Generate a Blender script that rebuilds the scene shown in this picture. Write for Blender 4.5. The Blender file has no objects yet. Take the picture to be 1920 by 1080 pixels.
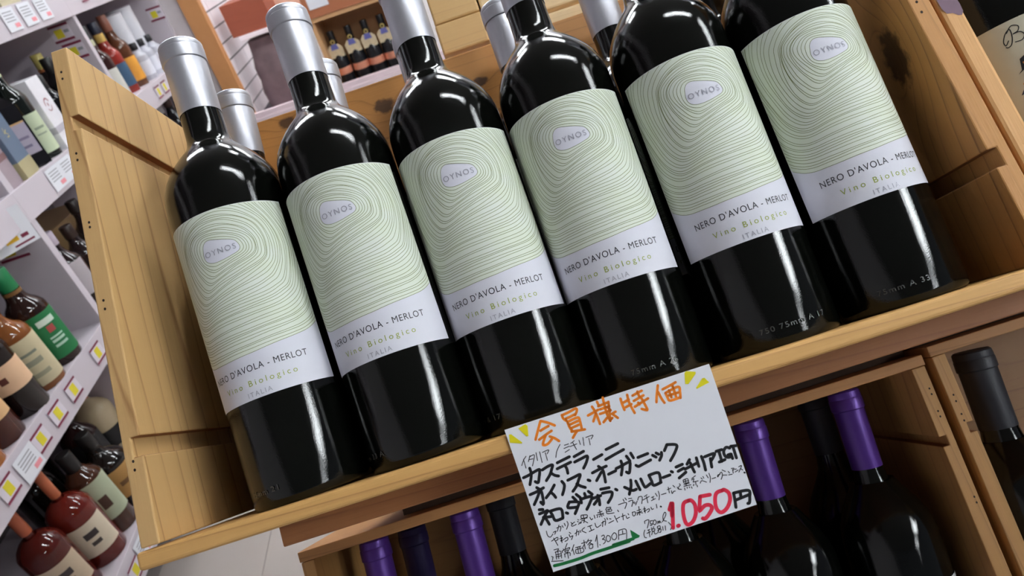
import bpy, math, random
import numpy as np
from mathutils import Matrix, Vector

# ---------------------------------------------------------------- frames
# Everything is measured in millimetres and built in metres.
# "crate frame": x along the row of bottles, y into the crate, z up the bottles;
# the display crates lean back by TAU from the vertical.
# "room frame": measured from the standing point of the photographer, z up.
TAU = 0.69896
MM = 0.001
EYE = (20.04, -337.37, 288.56)          # camera point, mm, from the crate origin
LIFT = 0.9614                            # crate origin above the floor, m
F = Matrix.Translation((0, 0, LIFT)) @ Matrix.Rotation(-TAU, 4, 'X')

def room(x, y, z):
    return Vector(((x + EYE[0]) * MM, (y + EYE[1]) * MM, (z + 1250.0) * MM))

# ---------------------------------------------------------------- camera, world, light
scene = bpy.context.scene
COL = scene.collection
cam_data = bpy.data.cameras.new('camera')
cam = bpy.data.objects.new('camera', cam_data)
COL.objects.link(cam)
R3 = Matrix(((0.95008, 0.3105, 0.030605), (-0.132499, 0.49033, -0.861406), (-0.282473, 0.81435, 0.506994)))
cam.matrix_world = Matrix.Translation(room(0, 0, 0)) @ R3.to_4x4()
cam_data.sensor_width = 36.0
cam_data.lens = 36.0 * 1323.21 / 1920.0
cam_data.clip_start = 0.02
cam_data.dof.use_dof = True
cam_data.dof.focus_distance = 0.45
cam_data.dof.aperture_fstop = 15.0
scene.camera = cam

vs = scene.view_settings
scene.display_settings.display_device = 'sRGB'
vs.view_transform = 'Standard'
vs.look = 'None'
vs.exposure = 0.62
vs.gamma = 1.0
vs.use_curve_mapping = False

world = bpy.data.worlds.new('world')
scene.world = world
world.use_nodes = True
bg = world.node_tree.nodes['Background']
bg.inputs[0].default_value = (0.80, 0.86, 1.0, 1)
bg.inputs[1].default_value = WORLD_STRENGTH = 0.10
TUBE = 42.0                              # emission of the fluorescent tubes

random.seed(7)

# ---------------------------------------------------------------- materials
def srgb(r, g, b):
    f = lambda c: (c / 255) / 12.92 if c <= 10 else (((c / 255) + 0.055) / 1.055) ** 2.4
    return (f(r), f(g), f(b), 1)

MATS = {}
def mat(name, col, rough=0.5, metal=0.0, var=0.06, scale=60, bump=0.0, bscale=200, spec=0.5, coat=0.0):
    """plain principled surface with a little noise in its colour and relief"""
    if name in MATS: return MATS[name]
    m = bpy.data.materials.new(name); m.use_nodes = True
    nt = m.node_tree; b = nt.nodes['Principled BSDF']
    tc = nt.nodes.new('ShaderNodeTexCoord')
    n = nt.nodes.new('ShaderNodeTexNoise'); n.inputs['Scale'].default_value = scale; n.inputs['Detail'].default_value = 3
    nt.links.new(tc.outputs['Object'], n.inputs['Vector'])
    mx = nt.nodes.new('ShaderNodeMix'); mx.data_type = 'RGBA'
    c = col
    mx.inputs[6].default_value = (c[0] * (1 - var), c[1] * (1 - var), c[2] * (1 - var), 1)
    mx.inputs[7].default_value = (min(1, c[0] * (1 + var)), min(1, c[1] * (1 + var)), min(1, c[2] * (1 + var)), 1)
    nt.links.new(n.outputs['Fac'], mx.inputs[0])
    nt.links.new(mx.outputs[2], b.inputs['Base Color'])
    b.inputs['Roughness'].default_value = rough
    b.inputs['Metallic'].default_value = metal
    b.inputs['Specular IOR Level'].default_value = spec
    b.inputs['Coat Weight'].default_value = coat
    if bump:
        n2 = nt.nodes.new('ShaderNodeTexNoise'); n2.inputs['Scale'].default_value = bscale; n2.inputs['Detail'].default_value = 4
        nt.links.new(tc.outputs['Object'], n2.inputs['Vector'])
        bp = nt.nodes.new('ShaderNodeBump'); bp.inputs['Strength'].default_value = bump; bp.inputs['Distance'].default_value = 0.001
        nt.links.new(n2.outputs['Fac'], bp.inputs['Height'])
        nt.links.new(bp.outputs['Normal'], b.inputs['Normal'])
    MATS[name] = m
    return m

def emit(name, col, strength):
    m = bpy.data.materials.new(name); m.use_nodes = True
    b = m.node_tree.nodes['Principled BSDF']
    b.inputs['Base Color'].default_value = col
    b.inputs['Emission Color'].default_value = col
    b.inputs['Emission Strength'].default_value = strength
    return m

def wood(name, light, dark, axis='Z', period=14.0, rough=0.55, knots=(), warp=2.2, line=0.55, shift=0.0, fine=0.25, seed=0.0):
    """softwood board: growth-ring lines along the grain, fibres, optional knots (object-space mm)"""
    m = bpy.data.materials.new(name); m.use_nodes = True
    nt = m.node_tree; N = nt.nodes; L = nt.links; b = N['Principled BSDF']
    tc = N.new('ShaderNodeTexCoord')
    src = tc.outputs['Object']
    ax = 'XYZ'.index(axis)
    knotfac = None
    for (kx, ky, kz, rad, push) in knots:
        sub = N.new('ShaderNodeVectorMath'); sub.operation = 'SUBTRACT'
        L.new(tc.outputs['Object'], sub.inputs[0]); sub.inputs[1].default_value = (kx * MM, ky * MM, kz * MM)
        sc = N.new('ShaderNodeVectorMath'); sc.operation = 'MULTIPLY'
        v = [1 / (rad * MM)] * 3; v[ax] = 0.62 / (rad * MM)
        sc.inputs[1].default_value = v; L.new(sub.outputs[0], sc.inputs[0])
        kn = N.new('ShaderNodeTexNoise'); kn.inputs['Scale'].default_value = 160; kn.inputs['Detail'].default_value = 3; L.new(tc.outputs['Object'], kn.inputs['Vector'])
        ks = N.new('ShaderNodeVectorMath'); ks.operation = 'SUBTRACT'; L.new(kn.outputs['Color'], ks.inputs[0]); ks.inputs[1].default_value = (.5, .5, .5)
        ka = N.new('ShaderNodeVectorMath'); ka.operation = 'MULTIPLY_ADD'; L.new(ks.outputs[0], ka.inputs[0]); ka.inputs[1].default_value = (1.3, 1.3, 1.3); L.new(sc.outputs[0], ka.inputs[2])
        ln = N.new('ShaderNodeVectorMath'); ln.operation = 'LENGTH'; L.new(ka.outputs[0], ln.inputs[0])
        l0 = N.new('ShaderNodeVectorMath'); l0.operation = 'LENGTH'; L.new(sc.outputs[0], l0.inputs[0])
        sq = N.new('ShaderNodeMath'); sq.operation = 'MULTIPLY'; L.new(l0.outputs['Value'], sq.inputs[0]); L.new(l0.outputs['Value'], sq.inputs[1])
        ng = N.new('ShaderNodeMath'); ng.operation = 'MULTIPLY'; ng.inputs[1].default_value = -0.22; L.new(sq.outputs[0], ng.inputs[0])
        ex = N.new('ShaderNodeMath'); ex.operation = 'EXPONENT'; L.new(ng.outputs[0], ex.inputs[0])
        pu = N.new('ShaderNodeMath'); pu.operation = 'MULTIPLY'; pu.inputs[1].default_value = push * MM; L.new(ex.outputs[0], pu.inputs[0])
        cb = N.new('ShaderNodeCombineXYZ')
        for i in range(3):
            if i != ax: L.new(pu.outputs[0], cb.inputs[i])
        ad = N.new('ShaderNodeVectorMath'); ad.operation = 'ADD'; L.new(src, ad.inputs[0]); L.new(cb.outputs[0], ad.inputs[1])
        src = ad.outputs[0]
        mr = N.new('ShaderNodeMapRange'); mr.inputs['From Min'].default_value = 1.25; mr.inputs['From Max'].default_value = 0.8
        L.new(ln.outputs['Value'], mr.inputs['Value'])
        if knotfac is None: knotfac = mr.outputs[0]
        else:
            mxm = N.new('ShaderNodeMath'); mxm.operation = 'MAXIMUM'; L.new(knotfac, mxm.inputs[0]); L.new(mr.outputs[0], mxm.inputs[1]); knotfac = mxm.outputs[0]
    mp = N.new('ShaderNodeMapping'); s = [1, 1, 1]; s[ax] = 0.045
    mp.inputs['Scale'].default_value = s; mp.inputs['Location'].default_value = (shift, shift * .37, seed)
    L.new(src, mp.inputs['Vector'])
    nz = N.new('ShaderNodeTexNoise'); nz.inputs['Scale'].default_value = 22; nz.inputs['Detail'].default_value = 2
    L.new(mp.outputs[0], nz.inputs['Vector'])
    sb = N.new('ShaderNodeVectorMath'); sb.operation = 'SUBTRACT'; L.new(nz.outputs['Color'], sb.inputs[0]); sb.inputs[1].default_value = (.5, .5, .5)
    sl = N.new('ShaderNodeVectorMath'); sl.operation = 'SCALE'; sl.inputs['Scale'].default_value = period * MM * warp; L.new(sb.outputs[0], sl.inputs[0])
    ad = N.new('ShaderNodeVectorMath'); ad.operation = 'ADD'; L.new(mp.outputs[0], ad.inputs[0]); L.new(sl.outputs[0], ad.inputs[1])
    wv = N.new('ShaderNodeTexWave'); wv.wave_type = 'BANDS'; wv.bands_direction = 'DIAGONAL'; wv.wave_profile = 'SAW'
    wv.inputs['Scale'].default_value = 0.6283 / (period * MM); wv.inputs['Distortion'].default_value = 0
    L.new(ad.outputs[0], wv.inputs['Vector'])
    rp = N.new('ShaderNodeValToRGB'); cr = rp.color_ramp
    cr.elements[0].position = 0.0; cr.elements[0].color = (0, 0, 0, 1)
    cr.elements[1].position = 0.995; cr.elements[1].color = (0.0, 0.0, 0.0, 1)
    e = cr.elements.new(0.66); e.color = (.04, .04, .04, 1)
    e = cr.elements.new(0.86); e.color = (.30, .30, .30, 1)
    e = cr.elements.new(0.93); e.color = (1, 1, 1, 1)
    L.new(wv.outputs['Fac'], rp.inputs[0])
    lv = N.new('ShaderNodeTexNoise'); lv.inputs['Scale'].default_value = 60; lv.inputs['Detail'].default_value = 1
    L.new(mp.outputs[0], lv.inputs['Vector'])
    lr = N.new('ShaderNodeMapRange'); lr.inputs['From Min'].default_value = .32; lr.inputs['From Max'].default_value = .62
    lr.inputs['To Min'].default_value = line * .25; lr.inputs['To Max'].default_value = line
    L.new(lv.outputs['Fac'], lr.inputs['Value'])
    # fibres
    mp2 = N.new('ShaderNodeMapping'); s = [1, 1, 1]; s[ax] = 0.02; mp2.inputs['Scale'].default_value = s
    L.new(tc.outputs['Object'], mp2.inputs['Vector'])
    fb = N.new('ShaderNodeTexNoise'); fb.inputs['Scale'].default_value = 900; fb.inputs['Detail'].default_value = 3
    L.new(mp2.outputs[0], fb.inputs['Vector'])
    bl = N.new('ShaderNodeTexNoise'); bl.inputs['Scale'].default_value = 14; bl.inputs['Detail'].default_value = 3
    L.new(mp.outputs[0], bl.inputs['Vector'])
    # base colour
    ml = N.new('ShaderNodeMath'); ml.operation = 'MULTIPLY'; L.new(lr.outputs[0], ml.inputs[1]); L.new(rp.outputs[0], ml.inputs[0])
    mf = N.new('ShaderNodeMath'); mf.operation = 'MULTIPLY_ADD'; mf.inputs[1].default_value = fine; L.new(fb.outputs['Fac'], mf.inputs[0]); L.new(ml.outputs[0], mf.inputs[2])
    mb = N.new('ShaderNodeMath'); mb.operation = 'MULTIPLY_ADD'; mb.inputs[1].default_value = 0.35; L.new(bl.outputs['Fac'], mb.inputs[0]); L.new(mf.outputs[0], mb.inputs[2])
    su = N.new('ShaderNodeMath'); su.operation = 'SUBTRACT'; su.inputs[1].default_value = (fine + .35) * .5; su.use_clamp = True; L.new(mb.outputs[0], su.inputs[0])
    mx = N.new('ShaderNodeMix'); mx.data_type = 'RGBA'; mx.inputs[6].default_value = light; mx.inputs[7].default_value = dark
    L.new(su.outputs[0], mx.inputs[0])
    out = mx.outputs[2]
    if knotfac is not None:
        k2 = N.new('ShaderNodeMix'); k2.data_type = 'RGBA'; k2.inputs[7].default_value = (dark[0] * .22, dark[1] * .2, dark[2] * .2, 1)
        kk = N.new('ShaderNodeMath'); kk.operation = 'MULTIPLY'; kk.inputs[1].default_value = .85; L.new(knotfac, kk.inputs[0])
        L.new(kk.outputs[0], k2.inputs[0]); L.new(out, k2.inputs[6]); out = k2.outputs[2]
    L.new(out, b.inputs['Base Color'])
    b.inputs['Roughness'].default_value = rough
    bp = N.new('ShaderNodeBump'); bp.inputs['Strength'].default_value = 0.25; bp.inputs['Distance'].default_value = 0.0006
    L.new(fb.outputs['Fac'], bp.inputs['Height']); L.new(bp.outputs['Normal'], b.inputs['Normal'])
    return m

# ---------------------------------------------------------------- mesh helpers (all lengths in mm)
class MB:
    def __init__(s): s.v = []; s.f = []; s.m = []
    def add(s, vs, fs, mi=0):
        o = len(s.v); s.v += [tuple(p) for p in vs]; s.f += [tuple(i + o for i in f) for f in fs]; s.m += [mi] * len(fs)
        return s
    def box(s, x0, x1, y0, y1, z0, z1, mi=0):
        return s.add([(x0, y0, z0), (x1, y0, z0), (x1, y1, z0), (x0, y1, z0), (x0, y0, z1), (x1, y0, z1), (x1, y1, z1), (x0, y1, z1)],
                     [(0, 3, 2, 1), (4, 5, 6, 7), (0, 1, 5, 4), (1, 2, 6, 5), (2, 3, 7, 6), (3, 0, 4, 7)], mi)
    def lathe(s, prof, seg=64, mi=0, cx=0, cy=0, a0=0.0, a1=2 * math.pi, cap=True):
        """profile [(r, z)] from bottom to top, turned about z"""
        full = abs(a1 - a0 - 2 * math.pi) < 1e-6
        n = seg if full else seg + 1
        vs = []
        for r, z in prof:
            for k in range(n):
                a = a0 + (a1 - a0) * k / seg
                vs.append((cx + r * math.sin(a), cy - r * math.cos(a), z))
        fs = []
        for j in range(len(prof) - 1):
            for k in range(seg):
                k2 = (k + 1) % n
                fs.append((j * n + k, j * n + k2, (j + 1) * n + k2, (j + 1) * n + k))
        if cap and full:
            fs.append(tuple(range(n - 1, -1, -1))); fs.append(tuple(range((len(prof) - 1) * n, len(prof) * n)))
        return s.add(vs, fs, mi)
    def prism(s, poly, y0, y1, mi=0):
        """polygon in x,z (counter-clockwise seen from -y) pushed from y0 to y1; y0 may be a function of (x,z)"""
        n = len(poly); g = y0 if callable(y0) else (lambda x, z: y0)
        vs = [(x, g(x, z), z) for x, z in poly] + [(x, y1, z) for x, z in poly]
        fs = [tuple(range(n)), tuple(range(2 * n - 1, n - 1, -1))] + [(i, i + n, (i + 1) % n + n, (i + 1) % n) for i in range(n)]
        return s.add(vs, fs, mi)
    def mesh(s, name, mats, smooth=False, sharp=40):
        me = bpy.data.meshes.new(name)
        me.from_pydata([(x * MM, y * MM, z * MM) for x, y, z in s.v], [], s.f)
        if not isinstance(mats, (list, tuple)): mats = [mats]
        for m in mats: me.materials.append(m)
        for p, i in zip(me.polygons, s.m): p.material_index = i
        if smooth:
            me.polygons.foreach_set('use_smooth', [True] * len(me.polygons))
            me.set_sharp_from_angle(angle=math.radians(sharp))
        me.update()
        return me
    def build(s, name, mats, parent=None, smooth=False, sharp=40, bevel=0, seg=2):
        o = bpy.data.objects.new(name, s.mesh(name, mats, smooth, sharp)); COL.objects.link(o)
        if parent is not None: o.parent = parent
        if bevel:
            md = o.modifiers.new('edge', 'BEVEL'); md.width = bevel * MM; md.segments = seg; md.limit_method = 'ANGLE'; md.angle_limit = math.radians(40)
        return o

def tag(o, label=None, cat=None, group=None, kind=None):
    if label: o['label'] = label
    if cat: o['category'] = cat
    if group: o['group'] = group
    if kind: o['kind'] = kind
    return o

def empty(name, M, label, cat, group=None):
    o = bpy.data.objects.new(name, None); o.empty_display_size = 0.02; COL.objects.link(o)
    o.matrix_world = M
    return tag(o, label, cat, group)

def crate_M(x, y, z, lean=(0, 0), turn=0.0):
    """placement in the crate frame (mm) with a lean and a turn about the own axis"""
    d = Vector((lean[0], lean[1], 1)).normalized()
    q = Vector((0, 0, 1)).rotation_difference(d).to_matrix().to_4x4()
    return F @ Matrix.Translation((x * MM, y * MM, z * MM)) @ q @ Matrix.Rotation(turn, 4, 'Z')

def room_M(x, y, z, turn=0.0):
    return Matrix.Translation(room(x, y, z)) @ Matrix.Rotation(turn, 4, 'Z')

def copy_tree(o, parent=None):
    c = o.copy(); COL.objects.link(c)
    if parent is not None: c.parent = parent
    for ch in o.children: copy_tree(ch, c)
    return c

def text_mesh(body, width, height, spacing=1.0, thick=0.0):
    """flat lettering scaled to width x cap height (mm), lower left corner at 0,0 -> (verts, faces)"""
    cu = bpy.data.curves.new('lettering', 'FONT'); cu.body = body; cu.size = 1; cu.space_character = spacing
    cu.offset = thick; cu.resolution_u = 4
    ob = bpy.data.objects.new('lettering', cu); COL.objects.link(ob)
    dg = bpy.context.evaluated_depsgraph_get(); dg.update()
    me = bpy.data.meshes.new_from_object(ob.evaluated_get(dg))
    co = np.array([v.co[:] for v in me.vertices]); fs = [tuple(p.vertices) for p in me.polygons]
    x0, x1 = co[:, 0].min(), co[:, 0].max()
    CAP = 0.729
    sx = width / (x1 - x0); sy = height / CAP
    vs = [((x - x0) * sx, y * sy) for x, y, z in co]
    bpy.data.objects.remove(ob); bpy.data.meshes.remove(me); bpy.data.curves.remove(cu)
    return vs, fs

def ribbon(mb, pts, width, put, caps=False, mi=0, closed=False):
    """flat stroke along 2-D points; put(u, v) -> 3-D"""
    P = [np.array(p, float) for p in pts]; n = len(P); h = width / 2
    L = []; R_ = []
    for i in range(n):
        a = P[i - 1] if (i > 0 or closed) else P[i]; b = P[(i + 1) % n] if (i < n - 1 or closed) else P[i]
        d = b - a; l = math.hypot(*d) or 1; d /= l; nn = np.array((-d[1], d[0]))
        k = 1.0
        if 0 < i < n - 1:
            e = P[i] - P[i - 1]; e /= (math.hypot(*e) or 1); c = abs(float(e @ d)); k = 1 / max(c, .6)
        L.append(P[i] + nn * h * k); R_.append(P[i] - nn * h * k)
    vs = [put(*p) for p in L] + [put(*p) for p in R_]
    fs = [(i, i + n, i + 1 + n, i + 1) for i in range(n - 1)]
    if closed: fs.append((n - 1, 2 * n - 1, n, 0))
    mb.add(vs, fs, mi)
    if caps:
        for c in (P[0], P[-1]):
            mb.add([put(c[0] + h * math.cos(t * math.pi / 4), c[1] + h * math.sin(t * math.pi / 4)) for t in range(8)], [tuple(range(8))], mi)

def smooth_line(pts, k=6):
    """Catmull-Rom through the points"""
    if len(pts) < 3: return pts
    P = [pts[0]] + list(pts) + [pts[-1]]; out = []
    for i in range(1, len(P) - 2):
        p0, p1, p2, p3 = [np.array(P[j], float) for j in (i - 1, i, i + 1, i + 2)]
        for t in np.linspace(0, 1, k, endpoint=False):
            out.append(tuple(.5 * ((2 * p1) + (-p0 + p2) * t + (2 * p0 - 5 * p1 + 4 * p2 - p3) * t * t + (-p0 + 3 * p1 - 3 * p2 + p3) * t ** 3)))
    out.append(tuple(pts[-1]))
    return out

# ---------------------------------------------------------------- shared materials
LILAC = mat('lilac_white_laminate', srgb(206, 197, 205), .5, var=.03, scale=8)
SHELF_SHADE = mat('shelf_back_shade', srgb(126, 117, 120), .7, var=.05, scale=10)  # dark grey carries the shade at the back of the shelving
CARD = mat('white_card', srgb(232, 233, 240), .6, var=.015, scale=30)
YELLOW = mat('yellow_print', srgb(222, 208, 48), .6)
DRED = mat('dark_red_print', srgb(120, 30, 60), .6)
PINKP = mat('pink_print', srgb(235, 150, 160), .6)
GREYP = mat('grey_print', srgb(150, 150, 158), .6)
BLACKP = mat('black_print', srgb(22, 22, 26), .5)

# ================================================================ the room
def structure(mb, name, m, **k):
    o = mb.build(name, m, **k); o['kind'] = 'structure'; return o

# room-frame boxes are built straight in world millimetres
def RB(mb, x0, x1, y0, y1, z0, z1, mi=0):
    return mb.box(x0 + EYE[0], x1 + EYE[0], y0 + EYE[1], y1 + EYE[1], z0 + 1250, z1 + 1250, mi)

TILE = mat('beige_floor_tile', srgb(186, 176, 170), .45, var=.08, scale=5, bump=.05, bscale=60)
GROUT = mat('grey_grout', srgb(150, 142, 138), .9)
floor = structure(RB(MB(), -1500, 3500, -3500, 4400, -1280, -1252), 'floor', GROUT)
tm = MB().box(-148.7, 148.7, -148.7, 148.7, -2, 0).mesh('tile', TILE)
for i in range(6):
    for j in range(7):
        t = bpy.data.objects.new('tile', tm); COL.objects.link(t); t.parent = floor
        t.location = room(-1735 + 150 + 300 * (i + 2), 345 + 300 * j, -1250) + Vector((0, 0, 0.0 if (i + j) % 2 else 0.0004))
WALLP = mat('white_wall', srgb(225, 220, 222), .8, var=.03)
structure(RB(MB(), -1530, -1480, -3500, 4400, -1280, 1350), 'wall_left', WALLP)
structure(RB(MB(), -1530, 3500, 4350, 4400, -1280, 1350), 'wall_back', WALLP)
structure(RB(MB(), -1530, 3500, -3500, 4400, 1350, 1400), 'ceiling', mat('grey_ceiling_panels', srgb(150, 150, 150), .9))

# ceiling fluorescent fittings: rows along x, one behind the other
TUBEM = emit('tube_light', (0.93, 0.98, 1.0, 1), TUBE)
HOUS = mat('white_metal_housing', srgb(225, 225, 225), .5)
def ceiling_light(x, y, label, turn=0.0):
    t = empty('ceiling_light', room_M(x, y, 1350, turn), label, 'lamp', 'ceiling fluorescent fittings')
    MB().box(-640, 640, -60, 60, -45, 0).build('housing', HOUS, t, bevel=4)
    for s in (-1, 1):
        mb = MB(); n = 12
        vs = []
        for xx in (-600, 600):
            vs += [(xx, s * 28 + 14 * math.cos(a * 2 * math.pi / n), -62 + 14 * math.sin(a * 2 * math.pi / n)) for a in range(n)]
        fs = [(k, (k + 1) % n, (k + 1) % n + n, k + n) for k in range(n)] + [tuple(range(n))[::-1], tuple(range(n, 2 * n))]
        mb.add(vs, fs).build('tube', TUBEM, t, smooth=True)
    return t
CEIL = {(900, 500): 'right above the leaning crates', (2800, 500): 'to the right of the leaning crates', (-1000, 1400): 'over the middle of the spirits shelving',
        (-1000, 2300): 'over the far bay of the spirits shelving', (900, 2300): 'behind the leaning crates', (2800, 2300): 'behind and far right of the crates',
        (-450, 3100): 'in front of the far bottle cubby, added to brighten it and the pier', (900, 3900): 'at the back wall'}  # fitting before the far cubby is added to brighten pier and cubby
for y, xs in ((500, (900, 2800)), (2300, (-1000, 900, 2800)), (3100, (-450,)), (3900, (900,))):
    for x in xs:
        ceiling_light(x, y, 'twin fluorescent tube fitting on the ceiling %s' % CEIL[(x, y)])
for x, y in ((2850, -1450), (3200, -1250), (2500, -1050), (2850, -3000), (-3900, -1500), (-3900, -3000)):
    ceiling_light(x, y, 'twin fluorescent tube fitting turned along the aisle, %s' % {(2850, -1450): 'middle of the right cluster', (3200, -1250): 'outermost of the right cluster', (2500, -1050): 'innermost of the right cluster', (2850, -3000): 'far behind on the right', (-3900, -1500): 'nearer one on the left', (-3900, -3000): 'farther one on the left'}[(x, y)], math.pi / 2)

# ================================================================ crates of the display
def crate_wood(name, seed, light=(208, 168, 108), dark=(140, 92, 44), **k):
    return wood(name, srgb(*light), srgb(*dark), seed=seed, shift=seed * .13, **k)

W_LEFT = crate_wood('pine_left_panel', .3, (208, 168, 112), (150, 104, 56), axis='Z', period=15, warp=1.5, line=.8)
W_RIGHT = crate_wood('pine_right_panel', 1.7, (190, 136, 76), (104, 60, 26), axis='Z', period=13, warp=2.0, line=.75, knots=((278, -8, 158, 11, 16),))
W_FRONT = crate_wood('pine_front_edge', 2.4, (214, 166, 100), (150, 98, 44), axis='X', period=7, warp=2.5, line=.7)
W_BACK = crate_wood('pine_back_panel', 3.1, (184, 126, 62), (112, 64, 26), axis='X', period=16, warp=3.2, line=.55,
                    knots=((-53, 116, 299, 6, 9), (-137, 116, 312, 5, 7), (30, 116, 292, 4, 6)))
W_DARK = crate_wood('shade_toned_plank', 4.2, (158, 104, 62), (104, 60, 32), axis='X', period=10, warp=2.5, line=.5)  # brown set between the plank's lit tan and its shaded tone
W_LOW = crate_wood('pine_lower_crate', 5.3, (196, 150, 92), (128, 80, 38), axis='Z', period=12, warp=2, line=.5)
W_LOWX = crate_wood('pine_lower_board', 6.1, (190, 136, 82), (120, 72, 38), axis='X', period=9, warp=2, line=.5)
W_GROOVE = crate_wood('groove_shade_wood', 20.1, (150, 98, 54), (96, 54, 26), axis='Y', period=5, warp=3, line=.4)  # darker brown puts the shade inside the grooves into the colour
NAILM = mat('rusty_nail_hole', srgb(40, 26, 16), .8)

def side_panel(x0, x1, inner, z0, z1, grooves, lean=0.0, slope=0.05, yb=127, yf=-50):
    """a side board with dado grooves cut into its inner face; inner=+1 if the inside is at x1"""
    mb = MB(); D = 5.5
    xi, xo = (x1, x0) if inner > 0 else (x0, x1)
    side = [(xi, z0)]
    for a, b in sorted(grooves):
        side += [(xi, a), (xi - inner * D, a), (xi - inner * D, b), (xi, b)]
    side += [(xi, z1)]
    poly = side + [(xo, z1), (xo, z0)]
    if inner < 0: poly = poly[::-1]
    poly = [(x + lean * z, z) for x, z in poly]
    # counter-clockwise from -y: check orientation
    A = sum(poly[i][0] * poly[(i + 1) % len(poly)][1] - poly[(i + 1) % len(poly)][0] * poly[i][1] for i in range(len(poly)))
    if A < 0: poly = poly[::-1]
    mb.prism(poly, lambda x, z: yf + slope * z, yb)
    fl = xi - inner * D
    for k, f in enumerate(mb.f):
        if len(f) == 4 and sum(abs(mb.v[i][0] - lean * mb.v[i][2] - fl) < .02 for i in f) == 2: mb.m[k] = 1  # groove walls take the shade-toned wood, floor stays plain
    return mb

def nails(parent, pts, y):
    for (x, z) in pts:
        mb = MB(); n = 8
        mb.add([(x + .75 * math.cos(k * math.pi / 4), y(z) - .15, z + .9 * math.sin(k * math.pi / 4)) for k in range(n)] +
               [(x + .75 * math.cos(k * math.pi / 4), y(z) + 1, z + .9 * math.sin(k * math.pi / 4)) for k in range(n)],
               [tuple(range(n))] + [(k, k + n, (k + 1) % n + n, (k + 1) % n) for k in range(n)])
        mb.build('nail', NAILM, parent)

# --- the open upper crate
BZ = -17.0
up = empty('wine_crate', crate_M(0, 0, BZ), 'open pine crate of six pale-labelled wine bottles leaning back, topmost of the display', 'crate')
G1, G2 = (45.0, 56.5), (258.0, 267.5)
sh = lambda mb: setattr(mb, 'v', [(x, y, z - BZ) for x, y, z in mb.v]) or mb
pl = sh(side_panel(-234.5, -223.2, 1, -5.2, 318, [G1, G2])).build('side_panel', [W_LEFT, W_GROOVE], up, bevel=.9)
nails(pl, [(-229.5 + .012 * 0, z - BZ) for z in (301, 296, 241.5, 236.8, 193.5, 190.3, 141.9, 136.4, 43.2, 38.2)], lambda z: -50 + .05 * (z + BZ))
pr = sh(side_panel(284.6, 296.4, -1, -6.7, 318, [(50.5, 61.5), G2], lean=-.0271)).build('side_panel', [W_RIGHT, W_GROOVE], up, bevel=.9)
nails(pr, [(284.8, z - BZ) for z in (158.5, 151.5)], lambda z: -50 + .05 * (z + BZ))
sh(MB().box(-238.6, 297.5, -50, 127, -17, -6.7)).build('bottom_board', W_FRONT, up, bevel=2.2, seg=3)
sh(MB().box(-223, 275, 116, 127, -6.5, 305)).build('back_panel', W_BACK, up, bevel=1.2)

# --- plank under it
pk = empty('support_plank', crate_M(75, 0, -31.8), 'dark brown plank between the upper crate and the crates below', 'plank')
MB().box(-253, 420, 0, 330, 0, 14.6).build('plank', W_DARK, pk, bevel=.8)
W_BLK = mat('gap_shade_wood', srgb(62, 42, 28), .8, var=.2, scale=50)  # near-black colour stands in for the shade in the gap
for y in (185, 285):  # added blocks under the plank, run lengthwise to stop light entering the gap
    MB().box(-225, 227, y, y + 30, -20, 0).build('light_block_spacer', W_BLK, pk)
    MB().box(234, 414, y, y + 30, -15.6, 0).build('light_block_spacer', W_BLK, pk)

# --- crates of the lower row (top board closed, front open)
def lower_crate(x0, x1, ztop, label, seed, holes, n_top):
    t = empty('wine_crate', crate_M((x0 + x1) / 2, 158, ztop - 350), label, 'crate', None)
    hx = (x1 - x0) / 2; H = 350
    w1 = crate_wood('pine_low_%s' % n_top, seed, (190, 142, 84), (120, 74, 36), axis='Z', period=12, warp=2, line=.5)
    for s in (-1, 1):
        a, b = (-hx + .8, -hx + 12) if s < 0 else (hx - 12, hx - .8)
        mb = side_panel(a, b, 1 if s < 0 else -1, 8, H - 9, [(53, 62), (H - 73.5, H - 65.5)], slope=0, yb=170, yf=0.6)
        p = mb.build('side_panel', [w1, W_GROOVE], t, bevel=.7)
        nails(p, [((a + b) / 2 + dx, H + z) for dx, z in (holes if s == (1 if x0 < 0 else -1) else [])], lambda z: .6)
    MB().box(-hx, hx, 0, 170, H - 8.6, H).build('top_board', W_LOWX, t, bevel=.7)
    MB().box(-hx, hx, 0, 170, 0, 8).build('bottom_board', W_LOWX, t, bevel=.7)
    MB().box(-hx + 12, hx - 12, 160, 170, 8, 180).build('back_board', crate_wood('pine_low_back_%s' % n_top, seed + .7, (150, 108, 62), (96, 60, 30), axis='X', period=18, warp=3), t)
    MB().box(-hx + 12, hx - 12, 161, 170, 182, H - 9).build('back_board', crate_wood('pine_low_back2_%s' % n_top, seed + .9, (142, 100, 56), (96, 60, 30), axis='X', period=18, warp=3), t)
    return t
lower_crate(-238.3, 302.8, -52.2, 'lower pine crate holding the purple-capped bottles', 7.7,
            [(2, -27.3), (2, -32), (1.5, -46), (1.5, -50.5), (2, -116), (2, -120.5)], 'left')
lower_crate(308.8, 850, -47.8, 'lower right pine crate holding the black-capped bottle', 8.8,
            [(-1, -42), (-1, -47.3), (-1, -58), (-1, -63.3)], 'right')
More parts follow.
